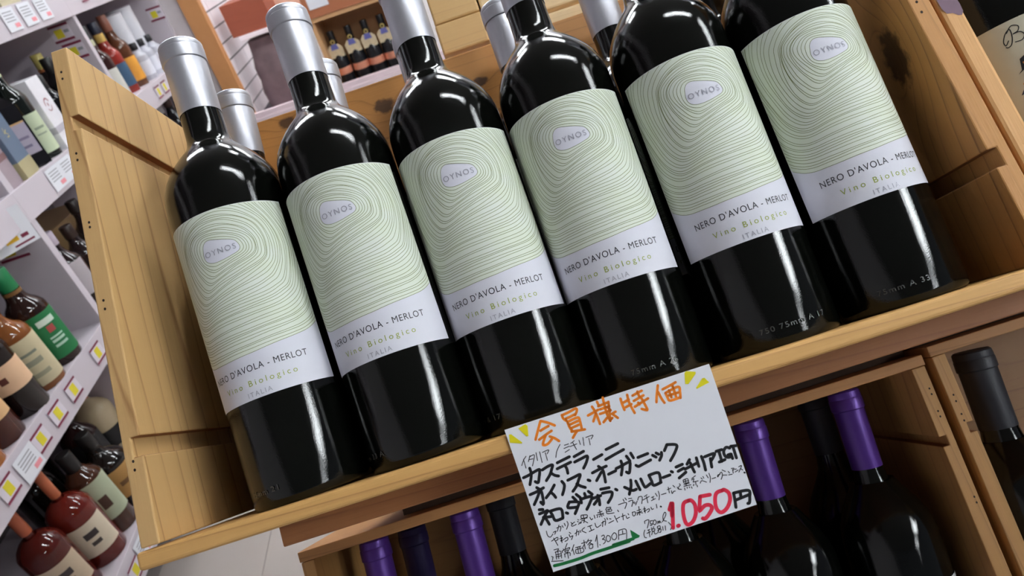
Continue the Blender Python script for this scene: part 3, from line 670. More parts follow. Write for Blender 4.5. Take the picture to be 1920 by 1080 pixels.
STROKES = {
 'orange': (1.25, '5,-50 -5,-64 -52,-137;5,-50 39,-70 71,-96;-12,-100 11,-94 38,-89;-33,-143 9,-129 46,-118;9,-131 -9,-153 -21,-176 3,-179 34,-161;27,-144 50,-161 68,-182;125,-55 128,-76 141,-93;128,-56 167,-51 208,-44 211,-57 194,-77;140,-80 164,-77 196,-72;143,-101 146,-131 154,-154;144,-99 204,-93 209,-116 206,-155;148,-117 198,-111;147,-137 196,-132;148,-155 221,-165;177,-161 163,-172 145,-188;260,-100 323,-87;296,-61 305,-97 308,-162;305,-102 278,-138;330,-44 333,-65;329,-69 386,-65;333,-88 386,-87;325,-111 386,-110;367,-33 363,-80 361,-124 366,-163;329,-159 355,-142;370,-157 382,-151;457,-67 456,-99 458,-130;463,-92 498,-85;498,-58 495,-102 505,-162;469,-119 504,-112;524,-71 554,-65 580,-61;556,-58 557,-91;521,-100 581,-87;516,-131 599,-110;564,-94 573,-141 574,-167 548,-153;541,-116 545,-127;672,-60 650,-106 635,-143;662,-95 667,-131 675,-159;689,-88 730,-81 768,-73;697,-111 700,-137 708,-157 766,-157;697,-111 773,-100 773,-130 765,-160;720,-103 720,-143;746,-86 745,-146;708,-129 763,-129;389,-63 379,-110 366,-163;377,-92 386,-110;387,-130 409,-125;391,-134 410,-160'),
 'black_bold': (1.4, '-177,-310 -147,-306 -85,-293 -83,-306 -95,-333 -108,-357 -122,-348;-129,-272 -131,-307 -154,-355;-67,-301 -32,-292 -6,-292 -16,-311 -34,-336 -63,-361;-25,-332 -10,-348 8,-357;22,-289 95,-278;12,-319 93,-307;58,-316 62,-334 60,-358;119,-285 177,-273;113,-313 150,-307 188,-303 175,-330 149,-358;-170,-405 -132,-401 -89,-392;-124,-380 -108,-400 -107,-428 -115,-472 -127,-459;-119,-409 -139,-434 -164,-461;-29,-395 -59,-423 -92,-446;-58,-427 -48,-442 -42,-459;15,-389 23,-409 13,-433 -3,-456;48,-393 87,-387 120,-384 103,-410 83,-435 56,-456;88,-425 105,-442 126,-456;152,-423 161,-430;214,-330 266,-319;295,-300 366,-289;276,-350 333,-338 385,-328;186,-395 227,-388 269,-383;228,-372 244,-397 242,-432 238,-461;233,-405 195,-440;266,-427 309,-421;314,-411 341,-407 392,-399 389,-422 374,-452 361,-444;352,-381 350,-410 330,-451;388,-365 398,-395;415,-357 421,-385;444,-390 501,-386;421,-426 432,-435 453,-432 505,-422;522,-402 537,-417;544,-396 555,-407;572,-402 567,-418 549,-438;613,-372 590,-398;613,-372 661,-389 641,-422 603,-457;201,-489 247,-494;203,-511 251,-518 245,-541 217,-566;277,-512 283,-518;369,-490 360,-522 338,-558;326,-516 359,-543 382,-544;393,-503 397,-530 400,-552;422,-500 426,-535 433,-548 462,-538;469,-495 473,-526 477,-552 519,-548;469,-495 522,-498 517,-547;536,-528 576,-526;588,-511 594,-516;620,-497 657,-493;623,-521 657,-514;617,-555 661,-537;701,-481 680,-500;661,-521 735,-509;699,-498 701,-526 704,-550;738,-483 736,-529;766,-484 767,-519 763,-557;781,-491 834,-489 824,-506 807,-520;807,-508 799,-552;848,-482 880,-482;863,-485 859,-540;845,-539 878,-536;922,-487 905,-478 886,-494 886,-521 906,-531 918,-519 901,-518;918,-519 918,-542;930,-480 959,-485;941,-484 938,-545;-147,-494 -127,-498;-152,-515 -125,-513 -104,-512 -128,-533 -161,-569;-129,-543 -123,-559 -118,-581;-138,-538 -97,-546;-93,-519 -87,-541 -80,-572 -39,-572;-88,-518 -34,-524 -38,-571;-13,-551 -6,-556;20,-503 5,-528 51,-540;20,-503 67,-518 51,-546 31,-569;46,-484 58,-505;68,-476 84,-498;83,-502 81,-526;83,-507 143,-510 124,-539 98,-566;112,-484 113,-507;135,-480 150,-500;143,-522 191,-520;176,-514 176,-539 171,-564;168,-536 143,-553;861,-711 856,-743 848,-783;861,-711 939,-720 934,-754 923,-780 913,-782;859,-748 935,-742;896,-718 890,-745'),
 'black_thin': (0.38, '-129,-206 -148,-222 -166,-246;-147,-217 -148,-266;-107,-209 -125,-237;-113,-215 -84,-212 -97,-242 -111,-265;-116,-228 -96,-230;-71,-204 -76,-246;-51,-205 -55,-263;-37,-213 -1,-210 -15,-228;-23,-219 -24,-261;67,-201 40,-229 24,-260;88,-212 112,-212;81,-228 112,-225;80,-249 107,-242;147,-205 124,-213;115,-228 155,-225;136,-213 144,-253;172,-210 172,-234;197,-202 189,-245;212,-207 252,-207 236,-224;226,-216 222,-252;-144,-610 -144,-635 -132,-645 -115,-634;-111,-627 -95,-625 -106,-638;-87,-611 -63,-610 -74,-632;-70,-600 -88,-628;-55,-607 -52,-618;-40,-599 -38,-614;-23,-594 -22,-610 -38,-632;-5,-605 2,-617;15,-609 -4,-616 -4,-626 19,-623;35,-601 39,-606;30,-610 34,-615;31,-626 44,-618;59,-586 89,-593 83,-605 56,-601 59,-586;70,-587 68,-605;48,-605 86,-608;52,-614 69,-613;50,-620 42,-625;64,-616 80,-633;71,-610 60,-627;100,-610 104,-624 112,-620;125,-606 124,-622;147,-600 172,-599;137,-609 177,-611;161,-588 158,-611 149,-623;164,-611 162,-625;142,-615 137,-622;171,-615 173,-622;203,-586 192,-597;201,-590 222,-592 215,-600;196,-600 221,-602 219,-612 195,-608;196,-600 194,-618 230,-625;209,-598 207,-610;252,-617 255,-626;-133,-667 -99,-657 -99,-669 -114,-671;-118,-655 -108,-697;-77,-655 -82,-690;-88,-668 -73,-667 -86,-681 -49,-672 -48,-684 -65,-689;-29,-651 -23,-659;-33,-662 -32,-675 -17,-673 -29,-690;-2,-666 21,-660 13,-678;14,-650 0,-679;29,-658 29,-669;57,-651 38,-661 56,-679;74,-652 97,-651;85,-651 87,-674;73,-678 102,-674;116,-646 119,-669 145,-663;149,-656 172,-651 165,-671;160,-649 149,-674;172,-638 175,-647;185,-638 186,-648;197,-646 204,-650;186,-667 215,-662;227,-639 232,-675;231,-658 252,-654;-135,-713 -110,-715 -121,-724;-157,-741 -150,-747;-153,-750 -159,-761;-165,-765 -105,-779;-130,-725 -136,-762;-133,-726 -104,-729 -109,-764;-133,-740 -106,-742;-136,-750 -107,-752;-118,-727 -124,-763;-86,-722 -85,-730;-58,-702 -77,-725;-96,-731 -96,-739;-93,-730 -53,-725 -58,-734;-80,-734 -63,-735 -68,-743 -82,-741 -80,-734;-89,-749 -59,-750 -62,-765;-87,-748 -90,-765;-70,-743 -74,-776;-25,-718 -47,-746;-38,-736 -39,-766;-22,-735 7,-736;-24,-745 14,-748 10,-767 -26,-764 -24,-745;-10,-736 -15,-763;0,-737 -2,-763;15,-724 41,-723;32,-712 26,-755;28,-732 15,-744;57,-714 40,-731;50,-722 71,-724 44,-740;55,-732 72,-745;52,-743 68,-744 65,-761 48,-760 52,-743;106,-706 92,-767;89,-734 103,-713;106,-757 107,-760;128,-719 141,-717 141,-729 128,-735 139,-741 138,-752 125,-759;160,-724 148,-735 150,-754 165,-752 171,-734 160,-724;197,-721 180,-733 179,-749 191,-756 204,-744 205,-728 197,-721;224,-717 209,-761;224,-717 262,-723 249,-774;218,-740 253,-742;243,-723 239,-742;266,-592 309,-594 292,-621;298,-573 300,-585;310,-569 314,-581;327,-578 344,-581;322,-592 345,-593 330,-621;346,-603 347,-611;352,-603 353,-611;366,-603 352,-620;380,-585 371,-599;380,-585 398,-590 385,-623;427,-587 410,-592;397,-607 435,-599;421,-595 417,-628;444,-608 458,-606;452,-608 450,-619;439,-623 462,-619;471,-593 475,-610;489,-587 488,-608 478,-631;499,-609 525,-609;537,-594 557,-592;546,-583 542,-613;556,-605 555,-620 566,-612 575,-613;573,-582 579,-593;591,-597 596,-606;611,-591 592,-605 609,-614;608,-583 611,-591;633,-571 657,-571 656,-590 633,-588 633,-571;645,-571 639,-604;634,-579 657,-582;629,-595 660,-595;626,-603 664,-606;627,-612 625,-623;640,-612 640,-618;652,-613 652,-619;662,-617 664,-625;702,-569 679,-577;676,-584 689,-581 680,-597;680,-597 707,-598;693,-597 689,-615;679,-608 675,-615;694,-617 693,-626;713,-613 725,-603 746,-617;726,-588 731,-597;738,-584 740,-594;758,-582 762,-599;774,-578 773,-602 763,-624;780,-609 800,-609;827,-600 815,-600 812,-609 836,-591 838,-607 824,-626;845,-582 859,-594;840,-608 860,-614;873,-598 877,-609;869,-616 888,-618;894,-589 907,-592 898,-602;898,-595 895,-615;909,-598 918,-599;906,-612 925,-607;933,-592 949,-591 925,-618;939,-603 948,-614;260,-654 282,-653;272,-642 265,-673;286,-658 286,-671 300,-670;299,-650 301,-657;323,-650 321,-668 333,-668 338,-653 323,-650;349,-650 371,-649;343,-660 373,-659;365,-632 356,-675;355,-660 342,-671;359,-661 374,-669;392,-642 387,-673;382,-652 394,-652 384,-664 412,-658 410,-669 400,-673;425,-654 427,-666 435,-665;457,-648 454,-667;369,-712 367,-724;372,-711 393,-713 372,-749;399,-719 395,-733 404,-736 396,-743 391,-739;399,-719 412,-721;419,-721 409,-733 415,-745 427,-735 425,-723 419,-721;431,-744 437,-732 440,-743 445,-733 449,-745;456,-742 466,-735 488,-711 486,-699 471,-714 466,-735 480,-745;356,-755 345,-771 344,-790 352,-794;370,-760 382,-759;361,-774 382,-771;376,-761 370,-795;392,-753 394,-759;407,-752 401,-757;391,-762 407,-763 403,-773 392,-772 391,-762;394,-772 382,-788;401,-773 400,-788 411,-789;425,-757 438,-757 437,-768 423,-766 425,-757;420,-775 438,-774 431,-789 424,-787;431,-768 416,-788;451,-765 447,-783;465,-765 460,-787;487,-753 496,-775 485,-792'),
 'dot': (0.9, '475,-665 477,-667;951,-628 953,-630'),
 'red': (1.75, '533,-666 513,-694;540,-668 501,-787;533,-670 516,-728;528,-785 534,-784;623,-679 596,-685 579,-722 572,-771 581,-794 610,-786 638,-753 649,-710 639,-683 623,-679;689,-677 741,-683;689,-677 674,-713 663,-743 696,-728 721,-732 728,-750 706,-773 678,-790 665,-786;810,-681 777,-685 757,-717 750,-761 767,-785 802,-773 831,-740 838,-704 822,-682 810,-681'),
 'green': (1.4, '-158,-790 -106,-793 -12,-793 53,-788 139,-787 260,-785;173,-780 284,-779'),
}
PATCHES = {
 'yellow': '-183,-68 -171,-70 -126,-129 -130,-135 -191,-111;-124,-52 -80,-41 -71,-54 -83,-107 -93,-107;830,-40 842,-34 889,-52 885,-63 830,-103 814,-98;911,-96 923,-97 939,-128 864,-141 861,-135',
 'green': '283,-731 322,-774 315,-781 279,-783',
}

# ================================================================ handwritten price card
sg = empty('price_card', crate_M(38, -51.0, -45), 'large handwritten white price card in Japanese hung on the upper crate front', 'card')
OX, OZ = 38.0, -45.0
card = MB().prism([(x - OX, z - OZ) for x, z in [(-19.9, -3.7), (-17.3, -81.9), (95.5, -80.1), (97.2, -3.4)]], -.45, 0)
card.build('card', CARD, sg)
INKS = {'orange': mat('orange_marker', srgb(240, 132, 28), .5, var=.12, scale=400), 'black_bold': mat('black_marker', srgb(20, 20, 26), .5), 'black_thin': BLACKP, 'dot': BLACKP,
        'red': mat('red_marker', srgb(222, 38, 70), .5, var=.1, scale=400), 'green': mat('green_marker', srgb(12, 108, 52), .5, var=.1, scale=300), 'yellow': mat('yellow_marker', srgb(226, 214, 22), .5, var=.06, scale=300)}
lift = -.5
dot_w, dots = STROKES.pop('dot')
for k, (w, data) in STROKES.items():
    mb = MB(); lift -= .015
    if k == 'black_thin':
        for stroke in dots.split(';'): ribbon(mb, [tuple(float(c) / 10 for c in p.split(',')) for p in stroke.split()], dot_w, lambda u, v: (u - OX, lift, v - OZ), caps=True)
    for stroke in data.split(';'):
        pts = [tuple(float(c) / 10 for c in p.split(',')) for p in stroke.split()]
        pts = smooth_line(pts, 5) if len(pts) > 2 else pts
        ribbon(mb, pts, w * 1.14, lambda u, v: (u - OX, lift, v - OZ), caps=True)
    tag(mb.build('handwriting', INKS[k], sg), {'orange': 'orange marker heading', 'black_bold': 'bold black marker lines', 'black_thin': 'fine black pen notes', 'dot': 'black pen full stops', 'red': 'red marker price', 'green': 'green marker underline'}[k])
for k, data in PATCHES.items():
    mb = MB()
    for poly in data.split(';'):
        pts = [tuple(float(c) / 10 for c in p.split(',')) for p in poly.split()]
        mb.add([(u - OX, lift - .02, v - OZ) for u, v in pts], [tuple(range(len(pts)))])
    tag(mb.build('handwriting', INKS[k], sg), {'yellow': 'yellow marker sparks in two corners', 'green': 'green arrow head'}[k])

# ================================================================ shop shelving along the left wall
su = empty('shop_shelving', room_M(-1210, 1900, -1250), 'lilac-white shop shelving full of spirits along the left wall', 'shelf')
def sb(x0, x1, y0, y1, z0, z1, mb=None):
    return (mb or MB()).box(x0 + 1210, x1 + 1210, y0 - 1900, y1 - 1900, z0 + 1250, z1 + 1250)
sb(-1420, -1400, 100, 3020, -1250, 1100).build('back_panel', SHELF_SHADE, su)
YS = (100, 845, 1577, 2308, 3010)
for y in YS[:-1] + (3010,):
    sb(-1399, -1020, y - 11, y + 11, -1250, 1100).build('partition', LILAC, su, bevel=1)
for z in (-1005, -652, -304, 35, 400, 760):
    for a, b in zip(YS, YS[1:]):
        p = sb(-1399, -1024, a + 11.2, b - 11.2, z - 22, z).build('shelf_board', LILAC, su)
        sb(-1023.5, -1016, a + (11.2 if a == 100 else -11), b - 11.2, z - (70 if z > -1000 else 78), z + 2).build('price_rail', LILAC, p, bevel=1)
# end panel between shelving and orange post
ep = tag(RB(MB(), -1400, -949, 3022, 3045, -1250, 1300).build('end_panel', mat('grey_end_panel', srgb(196, 188, 190), .6)), 'plain light grey panel closing off the end of the shelving', 'panel')

# --- bottles and cartons on the shelves
def spirit(x, y, z, label, r=38, h=290, nr=14, body=(30, 18, 12), cap=(30, 30, 34), cap_h=45, lab=None, lab_z=(50, 140), lab_w=1.3, marks=None, sh=.62, neck=None, base=None, turn=0.35, name='spirits_bottle', square=False, caplabel=None, nk=.80):
    t = empty(name, room_M(x, y, z, turn), label, 'bottle')
    bm_ = mat('spirit_%d_%d_%d' % body, srgb(*body), .06, var=.08, scale=20)
    H = h - cap_h * .8
    pr = [(r * .85, .5), (r * .97, 0), (r, 4), (r, h * sh), (r * .97, h * (sh + .03)), (r * .82, h * (sh + .075)), (r * .6, h * (sh + .115)), (nr + 4, h * (sh + .15)), (nr, h * nk), (nr, H)]
    (MB().lathe(pr, 4, a0=math.pi / 4, a1=math.pi * 2.25) if square else MB().lathe(pr, 32)).build('glass_body', bm_, t, smooth=not square, sharp=50)
    c = MB().lathe([(nr + 1, h - cap_h), (nr + 1.6, h - cap_h + 1), (nr + 1.6, h - 2), (nr, h), (.5, h + .2)], 20, cap=False)
    c.build('cap', mat('cap_%d_%d_%d' % cap, srgb(*cap), .4), t, smooth=True, sharp=40)
    if neck:
        MB().lathe([(nr + 2.2, h - cap_h - neck[1]), (nr + 2.2, h - cap_h - 1)], 20, cap=False).build('neck_label', mat('neck_%d_%d_%d' % neck[0], srgb(*neck[0]), .6), t, smooth=True)
    if lab:
        if square:
            q = r * .7071 + .4
            L = MB().box(-q * .82, q * .82, -q - .3, -q, lab_z[0], lab_z[1]).build('label', mat('lab_%d_%d_%d' % lab, srgb(*lab), .6), t)
        else:
            L = MB().lathe([(r + .4, lab_z[0]), (r + .4, lab_z[1])], 24, a0=-lab_w, a1=lab_w, cap=False).build('label', mat('lab_%d_%d_%d' % lab, srgb(*lab), .6), t, smooth=True)
        for (s0, s1, za, zb, col) in (marks or []):
            m = MB()
            if square: m.box(s0, s1, -q - .8, -q - .35, za, zb)
            else:
                n = 8
                m.add([((r + .8) * math.sin((s0 + (s1 - s0) * i / n) / r), -(r + .8) * math.cos((s0 + (s1 - s0) * i / n) / r), zz) for zz in (za, zb) for i in range(n + 1)], [(i, i + 1, i + n + 2, i + n + 1) for i in range(n)])
            m.build('print', mat('print_%d_%d_%d' % col, srgb(*col), .6), L, smooth=True)
    if base:
        MB().lathe([(r + .5, base[1]), (r + .5, base[2])], 24, cap=False).build('band', mat('band_%d_%d_%d' % base[0], srgb(*base[0]), .4), t, smooth=True)
    return t

def carton(x, y, z, label, w, d, h, col, bands=(), name='carton', turn=0.0, emblem=None):
    t = empty(name, room_M(x, y, z, turn), label, 'box')
    MB().box(-w / 2, w / 2, -d / 2, d / 2, 0, h).build('box', mat('carton_%d_%d_%d' % col, srgb(*col), .5), t, bevel=1)
    for (za, zb, c) in bands:
        MB().box(-w / 2 - .5, w / 2 + .5, -d / 2 - .5, d / 2 + .5, za, zb).build('band', mat('band_%d_%d_%d' % c, srgb(*c), .4), t)
    if emblem: emblem(t, w, d, h)
    return t

# middle shelf, near bay
def goldstar(t, w, d, h):
    m = MB(); y = -d / 2 - .4; x = w / 2 + .4
    for (cy, cz, l, a) in ((0, 105, 16, .4), (3, 100, 13, -.5), (-4, 110, 10, 1.2), (2, 93, 12, .1)):
        dx, dz = l * math.cos(a), l * math.sin(a)
        m.add([(x, cy - dx / 2, cz - dz / 2), (x, cy + dx / 2, cz + dz / 2), (x, cy + dx / 2 - 1, cz + dz / 2 + 3), (x, cy - dx / 2 - 1, cz - dz / 2 + 3)], [(0, 1, 2, 3)])
    m.build('emblem', mat('pale_gold', srgb(186, 172, 120), .4), t)
carton(-1066, 1612, -304, 'lilac-grey carton, leftmost on the middle shelf', 78, 78, 95, (160, 144, 152), ((60, 74, (120, 90, 92)),), turn=.15)
carton(-1066, 1696, -304, 'slate-blue tall carton with a beige foot, middle shelf', 74, 74, 330, (96, 112, 134), ((0, 40, (176, 166, 128)), (250, 262, (190, 180, 140))), turn=.12, emblem=goldstar)
spirit(-1062, 1774, -304, 'square dark bottle with a silver-lilac label, next to the slate-blue carton', r=45, h=250, body=(22, 20, 24), lab=(168, 160, 178), lab_z=(34, 108), marks=((-14, 14, 50, 56, (110, 104, 128)), (-18, 18, 70, 76, (120, 112, 136)), (-26, 26, 106, 110, (200, 160, 110))), square=True, turn=.85, cap=(200, 205, 215), sh=.56)
spirit(-1064, 1850, -304, 'black-green bottle with pale green body and neck labels, middle shelf', r=37, h=285, body=(14, 20, 16), lab=(196, 208, 176), lab_z=(14, 112), lab_w=1.5, marks=((-6, 22, 58, 62, (150, 160, 140)), (-4, 24, 72, 78, (140, 152, 130))), cap=(20, 24, 22), neck=((190, 200, 166), 58), turn=.9, sh=.5)
def ringmark(t, w, d, h):
    m = MB(); x = w / 2 + .4; n = 20
    for (R_, r_, a0, a1) in ((17, 13, .4, 3.2), (17, 14.5, 3.8, 6.0)):
        vs = []
        for i in range(n + 1):
            a = a0 + (a1 - a0) * i / n
            vs += [(x, R_ * math.cos(a), 108 + R_ * math.sin(a)), (x, r_ * math.cos(a), 108 + r_ * math.sin(a))]
        m.add(vs, [(2 * i, 2 * i + 1, 2 * i + 3, 2 * i + 2) for i in range(n)])
    m.add([(x, 3 * math.cos(k), 108 + 5 * math.sin(k)) for k in np.linspace(0, 6.28, 10, endpoint=False)], [tuple(range(10))])
    m.build('emblem', mat('maroon_mark', srgb(160, 96, 104), .6), t)
carton(-1071, 1925, -304, 'tall white carton with a thin maroon ring, middle shelf', 82, 82, 178, (238, 236, 242), ((40, 56, (190, 186, 196)),), turn=.1, emblem=ringmark)
spirit(-1130, 2205, -304, 'dark bottle with a corked yellow and orange neck behind the white carton', r=36, h=212, body=(20, 16, 14), cap=(206, 190, 110), cap_h=40, neck=((200, 120, 70), 14), sh=.6)
spirit(-1066, 2020, -304, 'black bottle between the white carton and the pine panel', r=34, h=170, body=(12, 12, 14), cap=(16, 16, 18), sh=.62)
spirit(-1070, 2120, -304, 'black-capped bottle at the back of the middle shelf', r=36, h=200, body=(14, 13, 13), cap=(20, 18, 18), sh=.62)
# middle shelf, far bay
spirit(-1078, 2430, -304, 'dark bottle with a cream neck and off-white label in the far bay', r=36, h=232, body=(52, 26, 26), lab=(206, 204, 196), lab_z=(6, 96), lab_w=1.5, cap=(60, 66, 66), cap_h=40, neck=((206, 206, 170), 52), sh=.54, turn=.9)
spirit(-1078, 2520, -304, 'red bottle with a blue label and a navy cap in the far bay', r=33, h=232, body=(140, 44, 36), lab=(50, 82, 112), lab_z=(22, 96), lab_w=1.5, cap=(36, 40, 56), cap_h=36, neck=((206, 170, 90), 40), sh=.52, turn=.9)
spirit(-1078, 2610, -304, 'brown bottle with an orange label and a wooden cap in the far bay', r=34, h=240, body=(92, 54, 34), lab=(220, 152, 52), lab_z=(20, 98), lab_w=1.5, cap=(146, 92, 74), cap_h=52, sh=.54, turn=.9)
spirit(-1160, 2560, -304, 'bottle with an orange-yellow cap at the back of the far bay', r=35, h=268, body=(60, 44, 30), cap=(214, 150, 40), cap_h=34, sh=.56)
for i, (x, y, h, lb_) in enumerate(((-1110, 2740, 226, 'white tall tin, nearer of the two in the far bay'), (-1110, 2850, 236, 'white tall tin with a green edge, farther one in the far bay'))):
    t = empty('tin', room_M(x, y, -304), lb_, 'tin')
    MB().lathe([(43, 0), (44, 1), (44, h - 12), (44.8, h - 11), (44.8, h - 1), (43, h)], 32).build('body', mat('white_tin', srgb(222, 222, 230), .4), t, smooth=True, sharp=30)
    MB().lathe([(44.4, 60), (44.4, 84)], 24, a0=-1, a1=1.6, cap=False).build('print', mat('grey_lilac_print', srgb(176, 172, 186), .6), t, smooth=True)
    if i: MB().lathe([(44.5, 110), (44.5, 160)], 24, a0=-.4, a1=.1, cap=False).build('stripe', mat('green_stripe', srgb(60, 150, 90), .6), t, smooth=True)
for i, (x, y) in enumerate(((-1062, 2690), (-1064, 2770), (-1062, 2850))):
    spirit(x, y, -304, ['small clear white-labelled bottle, first before the tins', 'small clear white-labelled bottle, middle one before the tins', 'small clear white-labelled bottle, last one before the tins'][i], r=27, h=128, body=(190, 190, 200), lab=(226, 226, 236), lab_z=(16, 64), cap=(36, 36, 40), cap_h=24, nr=11, turn=.8)

# upper shelf
carton(-1064, 1900, 35, 'green box on the top left shelf', 90, 120, 120, (36, 84, 40), ((20, 60, (22, 50, 26)),))
carton(-1064, 2040, 35, 'pale box on the top left shelf', 80, 100, 140, (190, 180, 150))
# lower shelf, near bay
spirit(-1060, 1430, -652, 'stout dark bottle with green cap and green label, lower shelf', r=42, h=240, nr=17, body=(40, 22, 18), lab=(20, 110, 60), lab_z=(18, 128), lab_w=1.7, marks=((-6, 34, 100, 114, (206, 220, 206)), (6, 22, 80, 96, (170, 70, 66)), (0, 30, 56, 62, (180, 210, 190)), (0, 30, 44, 50, (180, 210, 190)), (0, 30, 66, 70, (180, 210, 190))), cap=(22, 120, 70), cap_h=50, neck=((120, 84, 40), 18), turn=.7, sh=.56)
spirit(-1058, 1336, -652, 'amber bottle with a beige label, beside the green-labelled one', r=42, h=215, nr=16, body=(120, 70, 34), lab=(196, 184, 150), lab_z=(14, 122), lab_w=1.7, marks=((-14, 24, 86, 92, (120, 124, 110)), (-14, 24, 62, 74, (140, 140, 120)), (-14, 24, 34, 44, (150, 146, 122))), cap=(196, 196, 190), cap_h=30, turn=.7, sh=.60)
spirit(-1056, 1252, -652, 'dark bottle with a round peach label, lower shelf', r=42, h=240, nr=15, body=(26, 16, 14), lab=(226, 186, 150), lab_z=(60, 118), lab_w=1.5, marks=((-8, 6, 82, 96, (90, 40, 30)),), cap=(210, 206, 200), cap_h=24, turn=.6, sh=.60)
spirit(-1064, 1160, -652, 'bottle with a peach label and a dark silhouette, leftmost lower shelf', r=42, h=240, nr=15, body=(66, 24, 14), lab=(214, 172, 124), lab_z=(52, 140), lab_w=1.4, marks=((-6, 20, 90, 126, (70, 30, 26)),), cap=(30, 26, 26), turn=.6, sh=.64)
spirit(-1060, 1075, -652, 'amber bottle with a yellow label at the left picture edge', r=42, h=240, nr=15, body=(150, 84, 20), lab=(214, 196, 40), lab_z=(30, 70), cap=(30, 26, 26), turn=.6)
spirit(-1150, 1380, -652, 'dark bottle at the back of the lower shelf', r=40, h=240, nr=15, body=(40, 26, 22), cap=(150, 150, 150))
# lower shelf, second bay
carton(-1240, 1850, -652, 'brown cardboard box at the back of the second bay', 240, 300, 190, (140, 112, 76))
for i, (x, y, bc_) in enumerate(((-1070, 1660, (190, 176, 190)), (-1070, 1745, (44, 26, 20)), (-1070, 1830, (30, 18, 16)), (-1070, 1915, (60, 36, 24)))):
    spirit(x, y, -652, ['squat bottle with a lilac cap in the second bay', 'dark bottle beside the lilac-capped one', 'black bottle third in the second bay', 'brown bottle fourth in the second bay'][i], r=38, h=(220, 200, 235, 225)[i], body=(36, 24, 24), cap=bc_, cap_h=34, lab=(176, 168, 172) if i == 0 else None, sh=.6)
for i, (y, c_) in enumerate(((2640, (150, 148, 150)), (2740, (60, 40, 36)), (2840, (190, 186, 190)), (2930, (70, 50, 40)))):
    spirit(-1075, y, -652, ['grey-capped bottle in the far lower bay', 'brown-capped bottle in the far lower bay', 'white-capped bottle in the far lower bay', 'dark-capped bottle last in the far lower bay'][i], r=37, h=285, body=(30, 28, 30), cap=c_, cap_h=50, lab=(150, 146, 150), sh=.6)
# bottom shelf
MAR = (78, 22, 16)
spirit(-1092, 1078, -1005, 'maroon bottle with a beige label, nearer of the two at the lower left', r=45, h=250, nr=10, body=MAR, lab=(196, 176, 150), lab_z=(34, 112), lab_w=1.0, marks=((-14, 14, 74, 90, (60, 50, 50)), (-10, 10, 56, 66, (70, 60, 56))), cap=(176, 92, 60), cap_h=66, turn=.75, sh=.55, nk=.66)
spirit(-1072, 1168, -1005, 'maroon bottle with a beige label and copper neck, beside its twin', r=46, h=252, nr=9, body=(96, 26, 18), lab=(214, 200, 176), lab_z=(34, 116), lab_w=1.0, marks=((-14, 14, 78, 94, (60, 50, 50)), (-10, 10, 58, 68, (70, 60, 56))), cap=(190, 104, 68), cap_h=70, turn=.75, sh=.55, nk=.66)
spirit(-1068, 1248, -1005, 'brown bottle with a greenish label and a dark stamp', r=40, h=225, nr=15, body=(64, 34, 20), lab=(170, 178, 150), lab_z=(44, 150), lab_w=1.2, marks=((-10, 10, 74, 106, (66, 40, 26)),), cap=(24, 22, 22), cap_h=50, turn=.8, sh=.64)
spirit(-1160, 1235, -1005, 'black-capped bottle behind the greenish-label bottle', r=44, h=280, nr=18, body=(20, 16, 14), cap=(22, 20, 18), cap_h=48, turn=.7)
spirit(-1074, 1335, -1005, 'round flask with a big brown label beside the pine panel', r=50, h=205, nr=16, body=(24, 18, 14), lab=(176, 132, 72), lab_z=(30, 108), lab_w=1.4, marks=((-8, 18, 62, 74, (110, 76, 40)),), cap=(24, 20, 18), cap_h=40, turn=.8, sh=.56)
spirit(-1150, 1420, -1005, 'black bottle with white lettering on the bottom shelf', r=42, h=240, nr=16, body=(40, 14, 10), lab=(24, 22, 22), lab_z=(30, 150), lab_w=1.5, marks=((-16, 16, 118, 124, (190, 190, 186)), (-12, 12, 100, 106, (176, 176, 170)), (-18, 18, 64, 74, (190, 190, 186))), cap=(18, 18, 18), cap_h=44, turn=.8, sh=.62)
spirit(-1160, 1525, -1005, 'beige-shouldered bottle with a copper cap', r=46, h=240, nr=12, body=(190, 172, 140), lab=(20, 20, 20), lab_z=(50, 100), cap=(170, 100, 70), cap_h=64, turn=.8, sh=.6)
spirit(-1180, 1640, -1005, 'bottle with a tall white capsule near the pine panel', r=42, h=300, nr=19, body=(20, 22, 24), cap=(214, 214, 222), cap_h=95, turn=.8, sh=.55, nk=.62)
spirit(-1270, 1380, -1005, 'black bottle at the back of the bottom shelf', r=46, h=270, nr=17, body=(18, 16, 16), cap=(26, 24, 22), cap_h=50)
spirit(-1250, 1010, -1005, 'dark glass bottle in the lower left corner', r=44, h=200, nr=17, body=(20, 20, 22), cap=(20, 20, 20))

# --- price cards on the rails
def price_tag(y, z, label, kind, w=52, hgt=42, x=-1013.5, tilt=0.0):
    t = empty('price_tag', room_M(x, y, z) @ Matrix.Rotation(math.pi / 2, 4, 'Z') @ Matrix.Rotation(tilt, 4, 'Y'), label, 'price tag', 'price tags on the shelving')
    c = MB().box(-w / 2, w / 2, -.6, 0, -hgt / 2, hgt / 2).build('card', CARD if kind != 'bars' else mat('pale_tag', srgb(222, 214, 224), .6), t)
    def bit(x0, x1, z0, z1, m, n='print'): MB().box(x0, x1, -.9, -.65, z0, z1).build(n, m, c)
    if kind == 'white':
        for k in range(4): bit(-w * .36, w * .3, hgt * (.30 - .13 * k), hgt * (.34 - .13 * k), GREYP)
        bit(w * .05, w * .4, -hgt * .38, -hgt * .2, PINKP, 'price')
    else:
        bit(-w * .2, w * .2, -hgt * .3, hgt * .3, YELLOW, 'yellow_square')
        bit(-w * .5, w * .5, hgt * .38, hgt * .5, DRED, 'bar'); bit(-w * .5, w * .5, -hgt * .5, -hgt * .38, DRED, 'bar')
    return t
